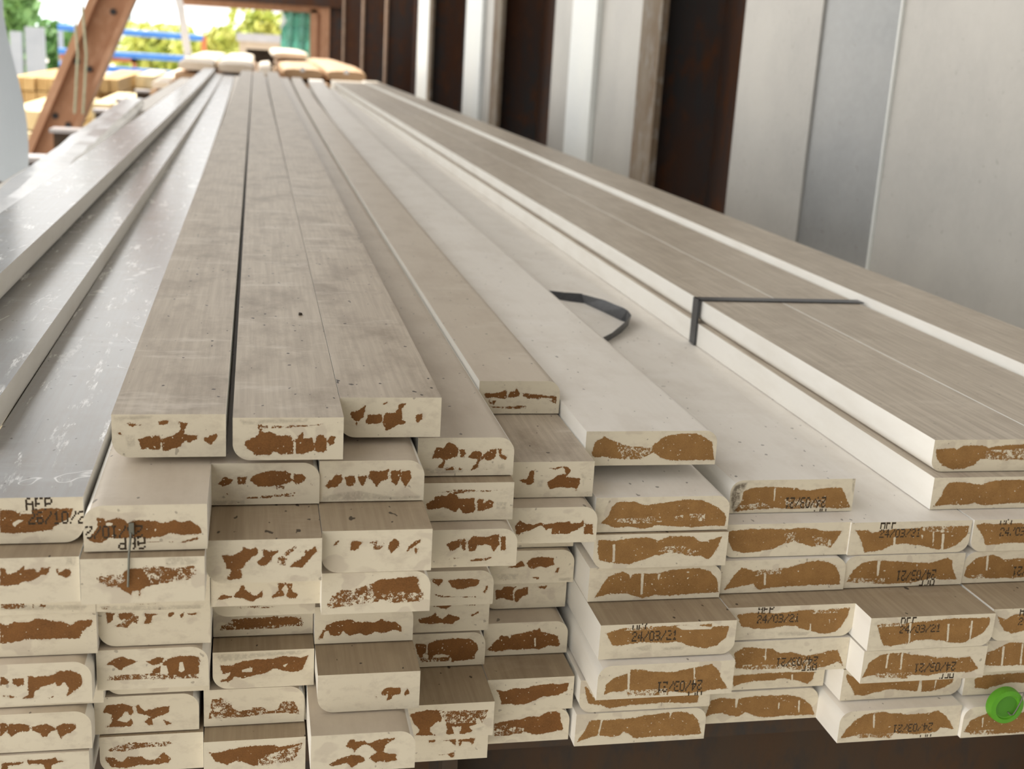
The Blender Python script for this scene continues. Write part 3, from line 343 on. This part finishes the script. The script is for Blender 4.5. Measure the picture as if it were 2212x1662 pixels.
def rows_for(r, c, step):
    z = [0.0, T]
    if c:
        for i in range(1, 9):
            a = math.pi / 2 * i / 9; z.append(r - r * math.cos(a) if c[0] == 'b' else T - r + r * math.cos(a))
        z.append(r if c[0] == 'b' else T - r)
    z = sorted(set(round(q, 4) for q in z))
    if step:
        out = []
        for a, b_ in zip(z, z[1:]):
            k = max(1, int(round((b_ - a) / step)))
            out += [a + (b_ - a) * i / k for i in range(k)]
        z = out + [z[-1]]
    return z
body_cache = {}
def body_mesh(w, r, c, cls, bend):
    key = (w, c, cls, bend)
    if key in body_cache: return body_cache[key]
    rz = rows_for(r, c, 0)
    prof = [(limits(z, w, r, c)[1], z) for z in rz] + [(limits(z, w, r, c)[0], z) for z in reversed(rz)]
    k = len(prof); ns = 12 if bend else 1; v = []; f = []; mi = []
    for j in range(ns + 1):
        u = j / ns; dx = bend * u * u
        for x, z in prof: v.append(((x + dx) / 1000, LEN * u / 1000, z / 1000))
    for j in range(ns):
        for i in range(k):
            a, b_ = prof[i], prof[(i + 1) % k]; f.append((j * k + i, j * k + (i + 1) % k, (j + 1) * k + (i + 1) % k, (j + 1) * k + i)[::-1])
            dx, dz = b_[0] - a[0], b_[1] - a[1]; L = math.hypot(dx, dz) or 1; nz = -dx / L
            mi.append(0 if nz > 0.8 else 1)
    f.append(tuple(ns * k + i for i in range(k))[::-1]); mi.append(1)
    me = bpy.data.meshes.new('board_body'); me.from_pydata(v, [], f); me.polygons.foreach_set('material_index', mi)
    me.polygons.foreach_set('use_smooth', [True] * len(f)); me.set_sharp_from_angle(angle=math.radians(25))
    me.materials.append(M[cls]); me.materials.append(M['side'])
    body_cache[key] = me; return me
def sdf(P, poly):
    q = np.array(poly, float).reshape(-1, 2) / 10.0; a = q; b_ = np.roll(q, -1, 0)
    d = np.full(len(P), 1e9); inside = np.zeros(len(P), bool)
    for (x0, y0), (x1, y1) in zip(a, b_):
        e = np.array([x1 - x0, y1 - y0]); wv = P - [x0, y0]; t = np.clip((wv @ e) / max(e @ e, 1e-9), 0, 1)
        d = np.minimum(d, np.hypot(wv[:, 0] - t * e[0], wv[:, 1] - t * e[1]))
        cond = ((y0 > P[:, 1]) != (y1 > P[:, 1]))
        with np.errstate(divide='ignore', invalid='ignore'): xi = (x1 - x0) * (P[:, 1] - y0) / ((y1 - y0) or 1e-9) + x0
        inside ^= cond & (P[:, 0] < xi)
    return np.where(inside, d, -d)
def end_mesh(w, r, c, polys, red):
    rz = rows_for(r, c, 0.55); nx = int(w / 0.6)
    P = np.array([[lo + (hi - lo) * i / nx, z] for z in rz for lo, hi in (limits(z, w, r, c),) for i in range(nx + 1)])
    v = np.full(len(P), -2.0); stn = np.zeros(len(P))
    for pl in polys:
        s = sdf(P, pl[1:])
        if pl[0] == 4: stn = np.maximum(stn, np.clip(s / 1.2 + 0.2, 0, 1) * 0.85)
        elif pl[0] == 5: stn = np.maximum(stn, np.clip(s / 0.7 + 0.3, 0, 1) * 0.30)
        elif pl[0] == 1: v = np.maximum(v, np.clip(s / 0.75, -2, 2))
        elif pl[0] == 2: v = np.where(s > 0, np.clip(s * 0.6 - 0.1, -1, 0.12), v)
        else: v = np.minimum(v, np.clip(-s / 0.3, -2, 2))
    n = nx + 1; R = len(rz)
    V = np.zeros((len(P), 3)); V[:, 0] = P[:, 0] / 1000; V[:, 2] = P[:, 1] / 1000
    f = [(j * n + i, j * n + i + 1, (j + 1) * n + i + 1, (j + 1) * n + i) for j in range(R - 1) for i in range(nx)]
    me = bpy.data.meshes.new('end_face'); me.from_pydata(V.tolist(), [], f)
    at = me.attributes.new('bare', 'FLOAT', 'POINT'); at.data.foreach_set('value', v.astype(np.float32))
    a2 = me.attributes.new('stain', 'FLOAT', 'POINT'); a2.data.foreach_set('value', stn.astype(np.float32))
    me.materials.append(M['end_red' if red else 'end_tan']); return me
plain_end = {}
FONT = {'0': '01110 10001 10001 10001 10001 10001 01110', '1': '00100 01100 00100 00100 00100 00100 01110', '2': '01110 10001 00001 00110 01000 10000 11111',
        '3': '11110 00001 00001 01110 00001 00001 11110', '4': '00010 00110 01010 10010 11111 00010 00010', '6': '01110 10000 10000 11110 10001 10001 01110',
        '/': '00001 00001 00010 00100 01000 10000 10000', 'A': '01110 10001 10001 11111 10001 10001 10001', 'F': '11111 10000 10000 11110 10000 10000 10000', 'P': '11110 10001 10001 11110 10000 10000 10000'}
def stamp(o, w, r, c, st):
    b_ = MB()
    for txt, x0, z0, x1, z1, flip in st:
        x0, z0, x1, z1 = x0 / 10, z0 / 10, x1 / 10, z1 / 10; n = len(txt); pw = (x1 - x0) / (n * 6 - 1); ph = (z1 - z0) / 7
        for ci, ch in enumerate(txt):
            for ry, row in enumerate(FONT[ch].split()):
                for cx, bit in enumerate(row):
                    if bit != '1' or rng.random() < 0.07: continue
                    gx, gz = ci * 6 + cx + 0.5, 7 - ry - 0.5
                    X = x0 + gx * pw; Z = z0 + gz * ph
                    if flip: X, Z = x0 + x1 - X, z0 + z1 - Z
                    X += rng.uniform(-.06, .06); Z += rng.uniform(-.06, .06)
                    if not (0.15 < Z < T - 0.15): continue
                    lo, hi = limits(Z, w, r, c)
                    if not (lo + 0.2 < X < hi - 0.2): continue
                    a, h = max(pw * 0.62, 0.22), ph * 0.54
                    b_.quad(*[((X + sx * a) / 1000, -0.00006, (Z + sz * h) / 1000) for sx, sz in ((-1, -1), (1, -1), (1, 1), (-1, 1))])
    if b_.f: b_.build('date_stamp', M['ink'], o)['label'] = 'black dot-printed date and letters'
def board(name, w, X, Y, Z, c, cls, bend, tilt, red, polys, st, label, group, mesh=None):
    r = 7.0 if w < 50 else 6.6
    o = link(name, body_mesh(w, r, c, cls, bend), None, (), (X / 1000, Y / 1000, H + Z / 1000)); o.rotation_euler = (tilt, 0, 0)
    tag(o, label, 'board', group)
    if name == 'strapped_board' or 'gap beneath' in label: o.scale = (1, 1.112, 1)
    if polys is None:
        key = (w, c)
        if key not in plain_end: plain_end[key] = end_mesh(w, r, c, [], red)
        me = plain_end[key]
    else: me = end_mesh(w, r, c, polys, red)
    e = bpy.data.objects.new('end_face', me); COL.objects.link(e); e.parent = o
    if polys: e['label'] = 'chipped white paint over bare brown fibreboard'
    if st: stamp(o, w, r, c, st)
    return o
ORD = ['top', 'second', 'third', 'fourth', 'fifth', 'sixth', 'seventh', 'eighth', 'ninth', 'tenth']
NUM = {'1': 'first', '2': 'second', '3': 'third', '4': 'fourth', '5': 'fifth', '6': 'sixth'}
cnt = {}
for (bid, w, X, Y, Z, c, cls, bend, tilt, red, polys, st, look) in DATA:
    if bid[0] == 'C': lab, grp, nm = look, 'narrow boards', 'primed_board'
    elif bid[0] == 'P': lab, grp, nm = look + ' board of the black-strapped pair nearest the lens at right', 'strapped boards', 'strapped_board'
    else:
        col = bid[:2]; k = cnt.get(col, 0); cnt[col] = k + 1
        if bid[0] == 'c': lab, grp, nm = 'narrow board, %s, %s in %s narrow column' % (look, ORD[k] if k == 0 else ORD[k] + ' down', NUM[bid[1]]), 'narrow boards', 'primed_board'
        else: lab, grp, nm = 'wide board, %s, %s in %s wide column' % (look, ORD[k] if k == 0 else ORD[k] + ' down', NUM[bid[1]]), 'wide boards', 'wide_board'
    if w < 50 and cls == 'face': cls = 'narrow'
    assert 4 <= len(lab.split()) <= 17, lab
    board(nm, w, X, Y, Z, c, cls, bend, tilt, red, polys, st, lab, grp)

ZB = {10: -165.5, 9: -186.5, 8: -205.2, 7: -223.7, 6: -242.2, 5: -260.8, 4: -279.5, 3: -298.3, 2: -317, 1: -336}
# tops on the left whose near ends lie outside the picture
board('primed_board', 44, -150.3, 500, -173.0, 'br', 'film', -24, -.0022, 1, None, None, 'scratched glossy board between the stamped left board and the raised one', 'narrow boards')
board('primed_board', 44, -183.2, 520, -154.6, 'br', 'film', -24, -.0020, 1, None, None, 'scratched glossy board raised one layer above its neighbours at far left', 'narrow boards')
# strapped pack at right: second pair and the raised outer pair
board('strapped_board', 69, 425.4, 566, ZB[8], '', 'pack', 0, 0, 0, None, None, 'taupe board between the strapped pair and the raised outer board', 'strapped boards')
board('strapped_board', 69, 424.0, 570, ZB[7], '', 'pack', 0, 0, 0, None, None, 'board hidden beneath the taupe board under the strap', 'strapped boards')
board('strapped_board', 70, 501.0, 560, -199.5, '', 'pack', 0, 0, 0, None, None, 'outermost taupe board with a bright white edge beside the metal wall', 'strapped boards')
board('strapped_board', 70, 501.0, 575, -217.8, '', 'pack', 0, 0, 0, None, None, 'board hidden beneath the outermost taupe board', 'strapped boards')
def hidden(w, X, Y, l, bend=0, z=None, tilt=0):
    board('primed_board' if w < 50 else 'wide_board', w, X, Y, ZB[l] if z is None else z, '', 'face', bend, tilt, 1 if w < 50 else 0, None, None,
          'plain narrow board out of sight inside the stack' if w < 50 else 'plain wide board out of sight at the right of the stack', 'narrow boards hidden inside the stack' if w < 50 else 'wide boards hidden at the right')
for (X, l) in ((27, 6), (24, 2), (24, 1), (71, 6), (-112, 1), (-66, 1), (-21.5, 1)): hidden(44, X, 560 + rng.uniform(-15, 25), l)
for X, top in ((-152.3, 9), (-197.2, 10), (-250, 8), (-302, 8)):
    for l in range(1, top + 1):
        if X > -200 and l == 5: continue
        hidden(44, X - (7 if l <= 3 else 0), 550 + (rng.uniform(-20, 40) if l < 5 else 0), l, -24 if l >= 9 and X > -200 else 0, -336 + 18.06 * (l - 1), -.0022 if X > -200 and l > 5 else 0) if not (l == 9 and X < -190) else None
for X in (440.5, 510.5):
    for l in range(1, 7): hidden(69, X, 545 + rng.uniform(-15, 15), l)
# short plastic-wrapped board on the far left
o = empty('wrapped_board', (-0.2240, 1.0, H - 0.1860), (0, 0, 0.0298)); tag(o, 'short white board wrapped in clear plastic at the far left of the stack', 'board')
MB().box(-0.022, 0.022, 0, 2.14, 0, 0.018).build('board', M['side'], o)
b_ = MB(); n = 26
ring = []
for j in range(n + 1):
    y = -0.01 + 2.16 * j / n; q = []
    for (x, z) in ((-0.024, -0.0003), (-0.026, 0.012), (-0.020, 0.0205), (0.0, 0.0215), (0.020, 0.0205), (0.026, 0.010), (0.024, -0.0003)):
        q.append((x + rng.uniform(-.001, .001), y, z + (rng.uniform(-.0008, .0022) if z > 0 else 0)))
    ring.append(q)
for a, c_ in zip(ring, ring[1:]):
    for i in range(6): b_.quad(a[i], a[i + 1], c_[i + 1], c_[i])
b_.build('plastic_wrap', M['clear'], o, smooth=True, angle=60)

# ------------------------------------------------------------------ straps
def ribbon(pts, up, th):                      # pts: lower edge, up: offset of the upper edge per point
    b_ = MB(); P = [Vector(p) for p in pts]; U = [Vector(u) for u in up]
    for i in range(len(P) - 1):
        d = (P[i + 1] - P[i]).normalized(); nn = d.cross(U[i]).normalized() * th
        a, b2, c_, d_ = P[i], P[i + 1], P[i + 1] + U[i + 1], P[i] + U[i]
        b_.quad(a, b2, c_, d_); b_.quad(a + nn, d_ + nn, c_ + nn, b2 + nn); b_.quad(d_, c_, c_ + nn, d_ + nn); b_.quad(a, a + nn, b2 + nn, b2)
        if i == 0: b_.quad(a, d_, d_ + nn, a + nn)
        if i == len(P) - 2: b_.quad(b2, b2 + nn, c_ + nn, c_)
    return b_
zt = H - 0.2056
pts = [(.226, 1.030, zt), (.245, 1.018, zt), (.265, 1.000, zt), (.277, .993, zt), (.284, .960, zt), (.2900, .927, zt), (.2925, .921, zt), (.2905, .908, zt), (.278, .884, zt), (.261, .858, zt), (.236, .826, zt)]
up = [(0, .006, .005), (0, .006, .005), (.0, .012, .005), (.0, .010, .006), (.003, .006, .0085), (.003, .003, .0095), (.001, .0, .0095), (.002, .0, .0085), (.002, 0, .0075), (.002, 0, .0055), (.002, 0, .005)]
tag(ribbon(pts, up, 0.0006).build('strap_offcut', M['strap']), 'loose loop of black plastic strap sticking out from under the wide top board', 'strap')
zp = H - 0.1870; e = empty('packing_strap', (0.352, 0.925, zp)); tag(e, 'tight black plastic strap around the taupe boards at right', 'strap')
MB().box(0.000, 0.1455, -0.006, 0.006, 0.0002, 0.0012).build('strap_band', M['strap'], e)
MB().box(-0.0006, 0.0012, -0.006, 0.006, -0.0365, 0.0012).build('strap_band', M['strap'], e)

# ------------------------------------------------------------------ small things on the stack
e = empty('green_disc', (0.3863, 0.5045, H - 0.3165)); tag(e, 'bright green round plastic disc in front of the lowest right board end', 'cap')
b_ = MB(); n = 40; prof = [(0.0, .0050), (.0098, .0050), (.0098, .0028), (.0094, .0005), (.0070, .0), (.0066, .0010), (.0060, .0012)]
ringv = []
for (r_, y) in prof[1:]:
    ringv.append([(r_ * math.cos(2 * math.pi * j / n), y, r_ * math.sin(2 * math.pi * j / n)) for j in range(n)])
for a, c_ in zip(ringv, ringv[1:]):
    for j in range(n): b_.quad(a[j], a[(j + 1) % n], c_[(j + 1) % n], c_[j])
b_.quad(*ringv[0]); b_.build('rim', M['green'], e, smooth=True, angle=40)
b_ = MB(); b_.quad(*[(.0060 * math.cos(2 * math.pi * j / n), .0012, .0060 * math.sin(2 * math.pi * j / n)) for j in range(n)]); b_.build('hub', M['green_in'], e)
MB().tube([(.001, .0008, -.003), (.0025, .0004, -.0046), (.0042, .0004, -.0044), (.0056, .0002, -.001), (.0070, -.0002, .004), (.0076, -.0002, .008)], 0.00035).build('wire', M['wire'], e, smooth=True)
e = empty('steel_pin', (-0.0440, 0.4355, H - 0.1755)); tag(e, 'thin grey metal pin hanging in front of an upside-down stamped board end', 'pin')
MB().box(-.0009, .0009, -.0004, .0006, -.0040, .0004).build('head', M['wire'], e)
MB().tube([(-.0002, -.0004, -.0035), (-.0006, -.0050, -.0100), (-.0012, -.0054, -.0225)], 0.00042).build('shaft', M['wire'], e, smooth=True)
def crumb(x, y, z, s, lab):
    b_ = MB(); n = 7
    top = [(s * .5 * math.cos(j * 2 * math.pi / n) * rng.uniform(.5, 1), s * .8 * math.sin(j * 2 * math.pi / n) * rng.uniform(.5, 1), s * rng.uniform(.35, .6)) for j in range(n)]
    bot = [(p[0] * 1.3, p[1] * 1.3, 0) for p in top]
    for j in range(n): b_.quad(bot[j], bot[(j + 1) % n], top[(j + 1) % n], top[j])
    b_.quad(*top); b_.quad(*reversed(bot)); tag(b_.build('crumb', M['crumb'], None, (x, y, z)), lab, 'crumb')
crumb(0.0245, 0.668, H - .1474, .0024, 'dark crumb lying on the middle dusty board')
crumb(0.0855, 1.36, H - .1684, .0045, 'dark chip beside the right edge of the dusty top boards')

# ------------------------------------------------------------------ far end of the stack: wrapped bundles
def bundle(x0, x1, y0, y1, z0, z1, mats, label, nb=2, name='paper_bundle'):
    e = empty(name, ((x0 + x1) / 2, y0, z0)); tag(e, label, 'bundle', 'wrapped bundles at the far end')
    w = (x1 - x0) / nb; h = z1 - z0
    for i in range(nb):
        b_ = MB(); n = 10; rings = []
        cx = x0 + w * (i + .5) - (x0 + x1) / 2
        for j in range(n + 1):
            y = (y1 - y0) * j / n; k = 0.55 + 0.45 * min(1, j / 1.5, (n - j) / 1.5 + .3); q = []
            for a in range(14):
                t = 2 * math.pi * a / 14; ca, sa = math.cos(t), math.sin(t)
                px = (abs(ca) ** .45) * (1 if ca > 0 else -1) * w * .5 * (0.8 + .2 * k) * rng.uniform(.95, 1.0); pz = h / 2 + (abs(sa) ** .6) * (1 if sa > 0 else -1) * h * .5 * k * rng.uniform(.9, 1.0)
                q.append((cx + px, y, max(0.0, pz)))
            rings.append(q)
        for a, c_ in zip(rings, rings[1:]):
            for j in range(14): b_.quad(a[j], a[(j + 1) % 14], c_[(j + 1) % 14], c_[j])
        b_.quad(*rings[0]); b_.quad(*reversed(rings[-1]))
        o = b_.build('wrapped_pack', M[mats[i % len(mats)]], e, smooth=True, angle=50)
        if name == 'paper_bundle': MB().box(cx - .012, cx + .010, -.008, .012, h * .62, h * .86).build('tape_end', M['clear'], o)
ZA = ARM_TOP
def dunnage(x0, x1, y, z1, label):
    tag(MB().box(x0, x1, y, y + 3.0, ZA, z1).build('timber_pack', M['paper']), label, 'timber pack', 'packs under the far bundles')
dunnage(0.13, 0.53, 6.15, H - 0.212, 'brown packed block under the right paper bundles'); dunnage(-0.335, 0.01, 5.52, H - 0.176, 'brown packed block under the left pale bundles'); dunnage(-0.43, -0.345, 5.45, H - 0.25, 'brown packed block at the far left of the bundles')
bundle(0.12, 0.54, 6.15, 8.9, H - 0.212, H - 0.126, ('paper',), 'pair of brown paper bundles with white taped ends behind the wide boards', 2)
bundle(0.09, 0.30, 7.1, 8.8, H - 0.126, H - 0.075, ('paper_pale',), 'pale wrapped bundle lying on the brown paper bundles', 1, 'pale_bundle')
bundle(-0.33, 0.0, 5.54, 8.2, H - 0.176, H - 0.112, ('paper_pale', 'paper_pale'), 'pale wrapped bundles behind the left boards', 2, 'pale_bundle')
bundle(-0.43, -0.345, 5.45, 7.5, H - 0.25, H - 0.205, ('paper_pale',), 'small pale bundle low at the left of the far stack', 1, 'pale_bundle')
bundle(0.01, 0.085, 5.75, 6.5, ZA, H - 0.118, ('paper_pale',), 'crumpled white wrap end between the two groups of bundles', 1, 'pale_bundle')

# hanging white band, leaning brown beam with cords, plastic sheet at the left
b_ = ribbon([(-.372, 6.2, H + .55), (-.372, 6.2, H + .15), (-.360, 6.2, H + .10), (-.322, 6.2, H - .165)], [(.034, 0, 0)] * 2 + [(.036, 0, 0)] * 2, 0.003)
tag(b_.build('white_band', M['clear']), 'white plastic band hanging above the far end of the boards', 'band')
bz = Vector((-0.806, 4.62, H - .476)); tz = Vector((-0.560 + (-0.560 + .806) * .9, 4.62, H + .081 + .557 * .9)); d = (tz - bz); low = bz - d * 1.95
e = empty('leaning_beam', tuple(low)); tag(e, 'leaning rusty brown steel beam with bolts behind the first rack arm', 'steel beam')
ang = math.atan2(d.x, d.z); L = (tz - low).length; e.rotation_euler = (0, ang, 0)
MB().box(0, 0.026, -0.05, 0.0, 0, L).build('flange', M['rust_brown'], e); MB().box(0.026, 0.118, -0.004, 0.004, 0, L).build('web', M['rust_brown'], e); MB().box(0.118, 0.140, -0.05, 0.012, 0, L).build('flange', M['rust_brown'], e)
MB().box(0.137, 0.1405, -0.056, -0.05, 0, L).build('edge', M['rust_edge'], e)
s0 = (low - bz).length
for (dx, dz) in ((.045, .195), (.095, .185), (.040, .400), (.088, .395), (.085, .610)):
    b2 = MB(); k = 12; zc = s0 + dz
    b2.tube([(dx, -.004, zc), (dx, -.012, zc)], .0105, 12); b2.build('bolt', M['hole'], e, smooth=True)
for i, dx in enumerate((0.0, 0.028)):
    b2 = MB(); b2.tube([(-.545 + dx * .3, 4.52, H + .45), (-.600 + dx, 4.52, H + .06), (-.594 + dx, 4.54, H - .10), (-.612 + dx, 4.545, H - .30)], 0.0045, 6)
    tag(b2.build('cord', M['cord'], smooth=True), ('left' if i == 0 else 'right') + ' pale cord hanging in front of the leaning brown beam', 'cord', 'cords on the leaning beam')
b_ = MB(); nx, nz = 40, 24; grid = []
for j in range(nz + 1):
    z = H - .245 + .75 * j / nz; row = []
    for i in range(nx + 1):
        u = i / nx; xr = -.340 + .008 * math.sin(j * .55) - .014 * min(1, j / 8) + .01 * (j == 0)
        x = -.62 + (xr + .62) * u; row.append((x, 2.0 + .016 * math.sin(u * 5.5) + .004 * math.sin(j * .5), z + (.05 * (1 - u) if j == 0 else 0)))
    grid.append(row)
for j in range(nz):
    for i in range(nx): b_.quad(grid[j][i], grid[j][i + 1], grid[j + 1][i + 1], grid[j + 1][i])
o = b_.build('plastic_sheet', M['sheet'], smooth=True, angle=80)
tag(o, 'whitish plastic sheet hanging at the left photo edge', 'plastic sheet')

# green tarp in the doorway
b_ = MB(); nx, nz = 24, 8; grid = []
for j in range(nz + 1):
    v = j / nz; row = []
    for i in range(nx + 1):
        u = i / nx; row.append((.585 - (.30 + .05 * (1 - v)) * u, 13.98 + .045 * math.sin(u * 15 + v) , H + .262 - 1.2 * (1 - v) * 1.0))
    grid.append(row)
for j in range(nz):
    for i in range(nx): b_.quad(grid[j][i], grid[j][i + 1], grid[j + 1][i + 1], grid[j + 1][i])
e = empty('tarp', (0, 0, 0)); tag(e, 'green tarpaulin hanging in the far doorway', 'tarpaulin')
o = b_.build('sheet', M['tarp'], e, smooth=True, angle=80); sm = o.modifiers.new('thick', 'SOLIDIFY'); sm.thickness = 0.002
b_ = MB(); P = [(.285, H + .262), (.262, H + .06), (.335, H + .16)]
b_.quad(*[(x, 13.90, z) for x, z in P]); b_.quad(*[(x, 13.903, z) for x, z in reversed(P)]); b_.build('folded_corner', M['tarp_white'], e)

# ------------------------------------------------------------------ yard: timber stacks, blue rack, hut, slabs, trees, hills
def stack(x0, x1, y0, y1, z1, rows, cols, mat, label):
    e = empty('timber_stack', ((x0 + x1) / 2, y0, -0.02)); tag(e, label, 'timber stack', 'timber stacks in the yard')
    h = (z1 + .02) / rows; w = (x1 - x0) / cols; me = None
    for r_ in range(rows):
        for c_ in range(cols):
            if me is None:
                p = MB(); p.box(-w * .46, w * .46, 0, y1 - y0, 0, h * .92); me = p.mesh('plank'); me.materials.append(M[mat])
            o = bpy.data.objects.new('plank', me); COL.objects.link(o); o.parent = e
            o.location = (x0 + w * (c_ + .5) - (x0 + x1) / 2 + rng.uniform(-.004, .004), rng.uniform(-.06, .06), r_ * h)
stack(-1.80, -1.44, 10.0, 12.2, H - .40, 12, 4, 'timber', 'tan timber stack seen left of the leaning beam')
stack(-1.34, -1.12, 11.0, 13.5, H - .42, 10, 3, 'timber', 'tan timber stack seen right of the leaning beam')
stack(-1.10, -.92, 12.2, 14.0, H - .42, 10, 2, 'timber_pale', 'pale timber stack beside the blue rack foot')
stack(-1.50, -1.14, 8.0, 9.8, H - .52, 9, 3, 'timber_pale', 'low pale timber stack in front of the tan ones')
stack(-1.02, -.78, 8.3, 9.9, H - .47, 9, 2, 'timber_pale', 'pale timber stack between the leaning beam and the rack arms')
stack(-1.2, -.93, 6.2, 7.4, H - .60, 9, 3, 'timber', 'lowest timber stack close behind the leaning beam')
e = empty('blue_rack', (-1.3, 18, 0)); tag(e, 'blue railed steel rack standing in the yard', 'rack')
for (xa, za, xb, zb2) in ((-2.6, -.055, -.70, -.090), (-2.6, -.365, -.76, -.378), (-2.6, -.55, -1.07, -.590)):
    MB().tube([(xa + 1.3, 0, H + za), (xb + 1.3, .0, H + zb2)], .042, 8).build('rail', M['blue'], e, smooth=True)
MB().box(.575, .645, -.03, .03, -.02, H - .06).build('post', M['orange'], e); MB().box(-1.32, -1.26, .12, .18, -.02, H - .02).build('post', M['slab'], e)
MB().box(-1.3, -.3, .05, .1, H - .47, H - .40).build('beam', M['orange'], e)
MB().box(-.36, -.30, .05, .11, -.02, H - .40).build('beam_post', M['orange'], e)
e = empty('yard_hut', (0.1, 25, 0)); tag(e, 'small beige hut with a grey roof and dark opening beyond the doorway', 'hut')
MB().box(-.45, 1.0, -.25, 2.3, H - .13, H + .02).build('roof', M['hutroof'], e)
MB().box(-.40, -.27, 0, 2, -.02, H - .13).build('wall', M['hutwall'], e); MB().box(-.27, 1.0, 0, .12, H - .27, H - .13).build('lintel', M['hutwall'], e); MB().box(-.27, 1.0, 1.6, 1.7, -.02, H - .13).build('back_wall', M['hutdark'], e); MB().box(.9, 1.0, 0, 2, -.02, H - .13).build('wall', M['hutwall'], e)
for i, (x, w, z1) in enumerate(((-2.62, .12, -.12), (-2.42, .20, -.06), (-1.85, .16, -.10))):
    e = MB().box(x - w / 2, x + w / 2, 15.0, 15.1, -.02, H + z1)
    e.box(x - w / 2 - .03, x + w / 2 + .03, 14.97, 15.13, -.02, .06)
    tag(e.build('concrete_post', M['slab']), ('narrow', 'widest', 'rightmost')[i] + ' grey-blue upright slab in front of the green trees', 'post', 'slabs by the trees')
def tree(x, y, z0, z1, rx, mat, label, n=1400, leafs=.16, name='leafy_tree', trunk=True):
    e = empty(name, (x, y, 0)); tag(e, label, 'tree', 'trees beyond the yard')
    b_ = MB(); r2 = random.Random(int(x * 97 + y * 13))
    blobs = [(r2.uniform(-.55, .55) * rx, r2.uniform(-.5, .5) * rx, z0 + (z1 - z0) * r2.uniform(.25, .8), rx * r2.uniform(.35, .6)) for _ in range(9)] + [(0, 0, (z0 + z1) / 2, rx * .7)]
    for _ in range(n):
        bx, by, bzz, br = r2.choice(blobs); dv = Vector((r2.gauss(0, 1), r2.gauss(0, 1), r2.gauss(0, 1))).normalized() * br * r2.uniform(.7, 1.05)
        c = Vector((bx, by, bzz)) + dv; c.z = min(max(c.z, z0), z1)
        a = Vector((r2.gauss(0, 1), r2.gauss(0, 1), r2.gauss(0, 1))).normalized(); u = a.orthogonal().normalized() * leafs * r2.uniform(.6, 1.1); w_ = a.cross(u)
        b_.quad(c - u, c - w_ * .55, c + u, c + w_ * .55)
    me = b_.mesh('foliage'); link('foliage', me, e, (M[mat],))
    if trunk: MB().tube([(0, 0, -.02), (.05, 0, z0 + (z1 - z0) * .35), (0, .05, z0 + (z1 - z0) * .7)], [.16, .11, .05], 8).build('trunk', M['bark'], e, smooth=True)
tree(-4.1, 22, .3, H + .75, .75, 'leaf_green', 'dense green tree at the left, behind the grey slabs')
tree(-3.1, 23, .2, H + .12, .60, 'leaf_green', 'lower green bush between the slabs and the leaning beam', 1000)
tree(-2.2, 30, .2, H - .05, 1.0, 'leaf_lime', 'yellow-green bush seen through the blue rack', 1100)
tree(-.98, 29, .2, H + .26, .80, 'leaf_lime', 'yellow-green round bush right of the hanging white band', 1400)
tree(.35, 36, .6, H + .95, 1.0, 'leaf_lime', 'yellow-green tree rising above the hut roof', 1400)
tree(-2.9, 40, .2, H + .1, 1.3, 'leaf_lime', 'far pale bush behind the blue rack', 1000)
for i, (x, z1, w) in enumerate(((-7.35, .90, .13), (-6.80, .60, .11), (-6.40, .85, .17), (-8.4, .60, .50))):
    e = empty('cypress', (x, 80, 0)); tag(e, ('leftmost narrow', 'shortest', 'rightmost', 'broad rounded')[i] + ' hazy grey-green tree on the far skyline', 'tree', 'far skyline trees')
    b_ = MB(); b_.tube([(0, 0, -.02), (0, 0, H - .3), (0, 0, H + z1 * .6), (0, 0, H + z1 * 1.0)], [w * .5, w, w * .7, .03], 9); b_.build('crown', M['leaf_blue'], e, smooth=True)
b_ = MB(); n = 60
for i in range(n):
    def hz(k): return H + 1.2 + 1.4 * math.sin(k * .31) + .8 * math.sin(k * .83 + 1)
    xa, xb = -60 + 120 * i / n, -60 + 120 * (i + 1) / n
    b_.quad((xa, 110, -.5), (xb, 110, -.5), (xb, 118, hz(i + 1)), (xa, 118, hz(i)))
    b_.quad((xa, 118, hz(i)), (xb, 118, hz(i + 1)), (xb, 130, -.5), (xa, 130, -.5))
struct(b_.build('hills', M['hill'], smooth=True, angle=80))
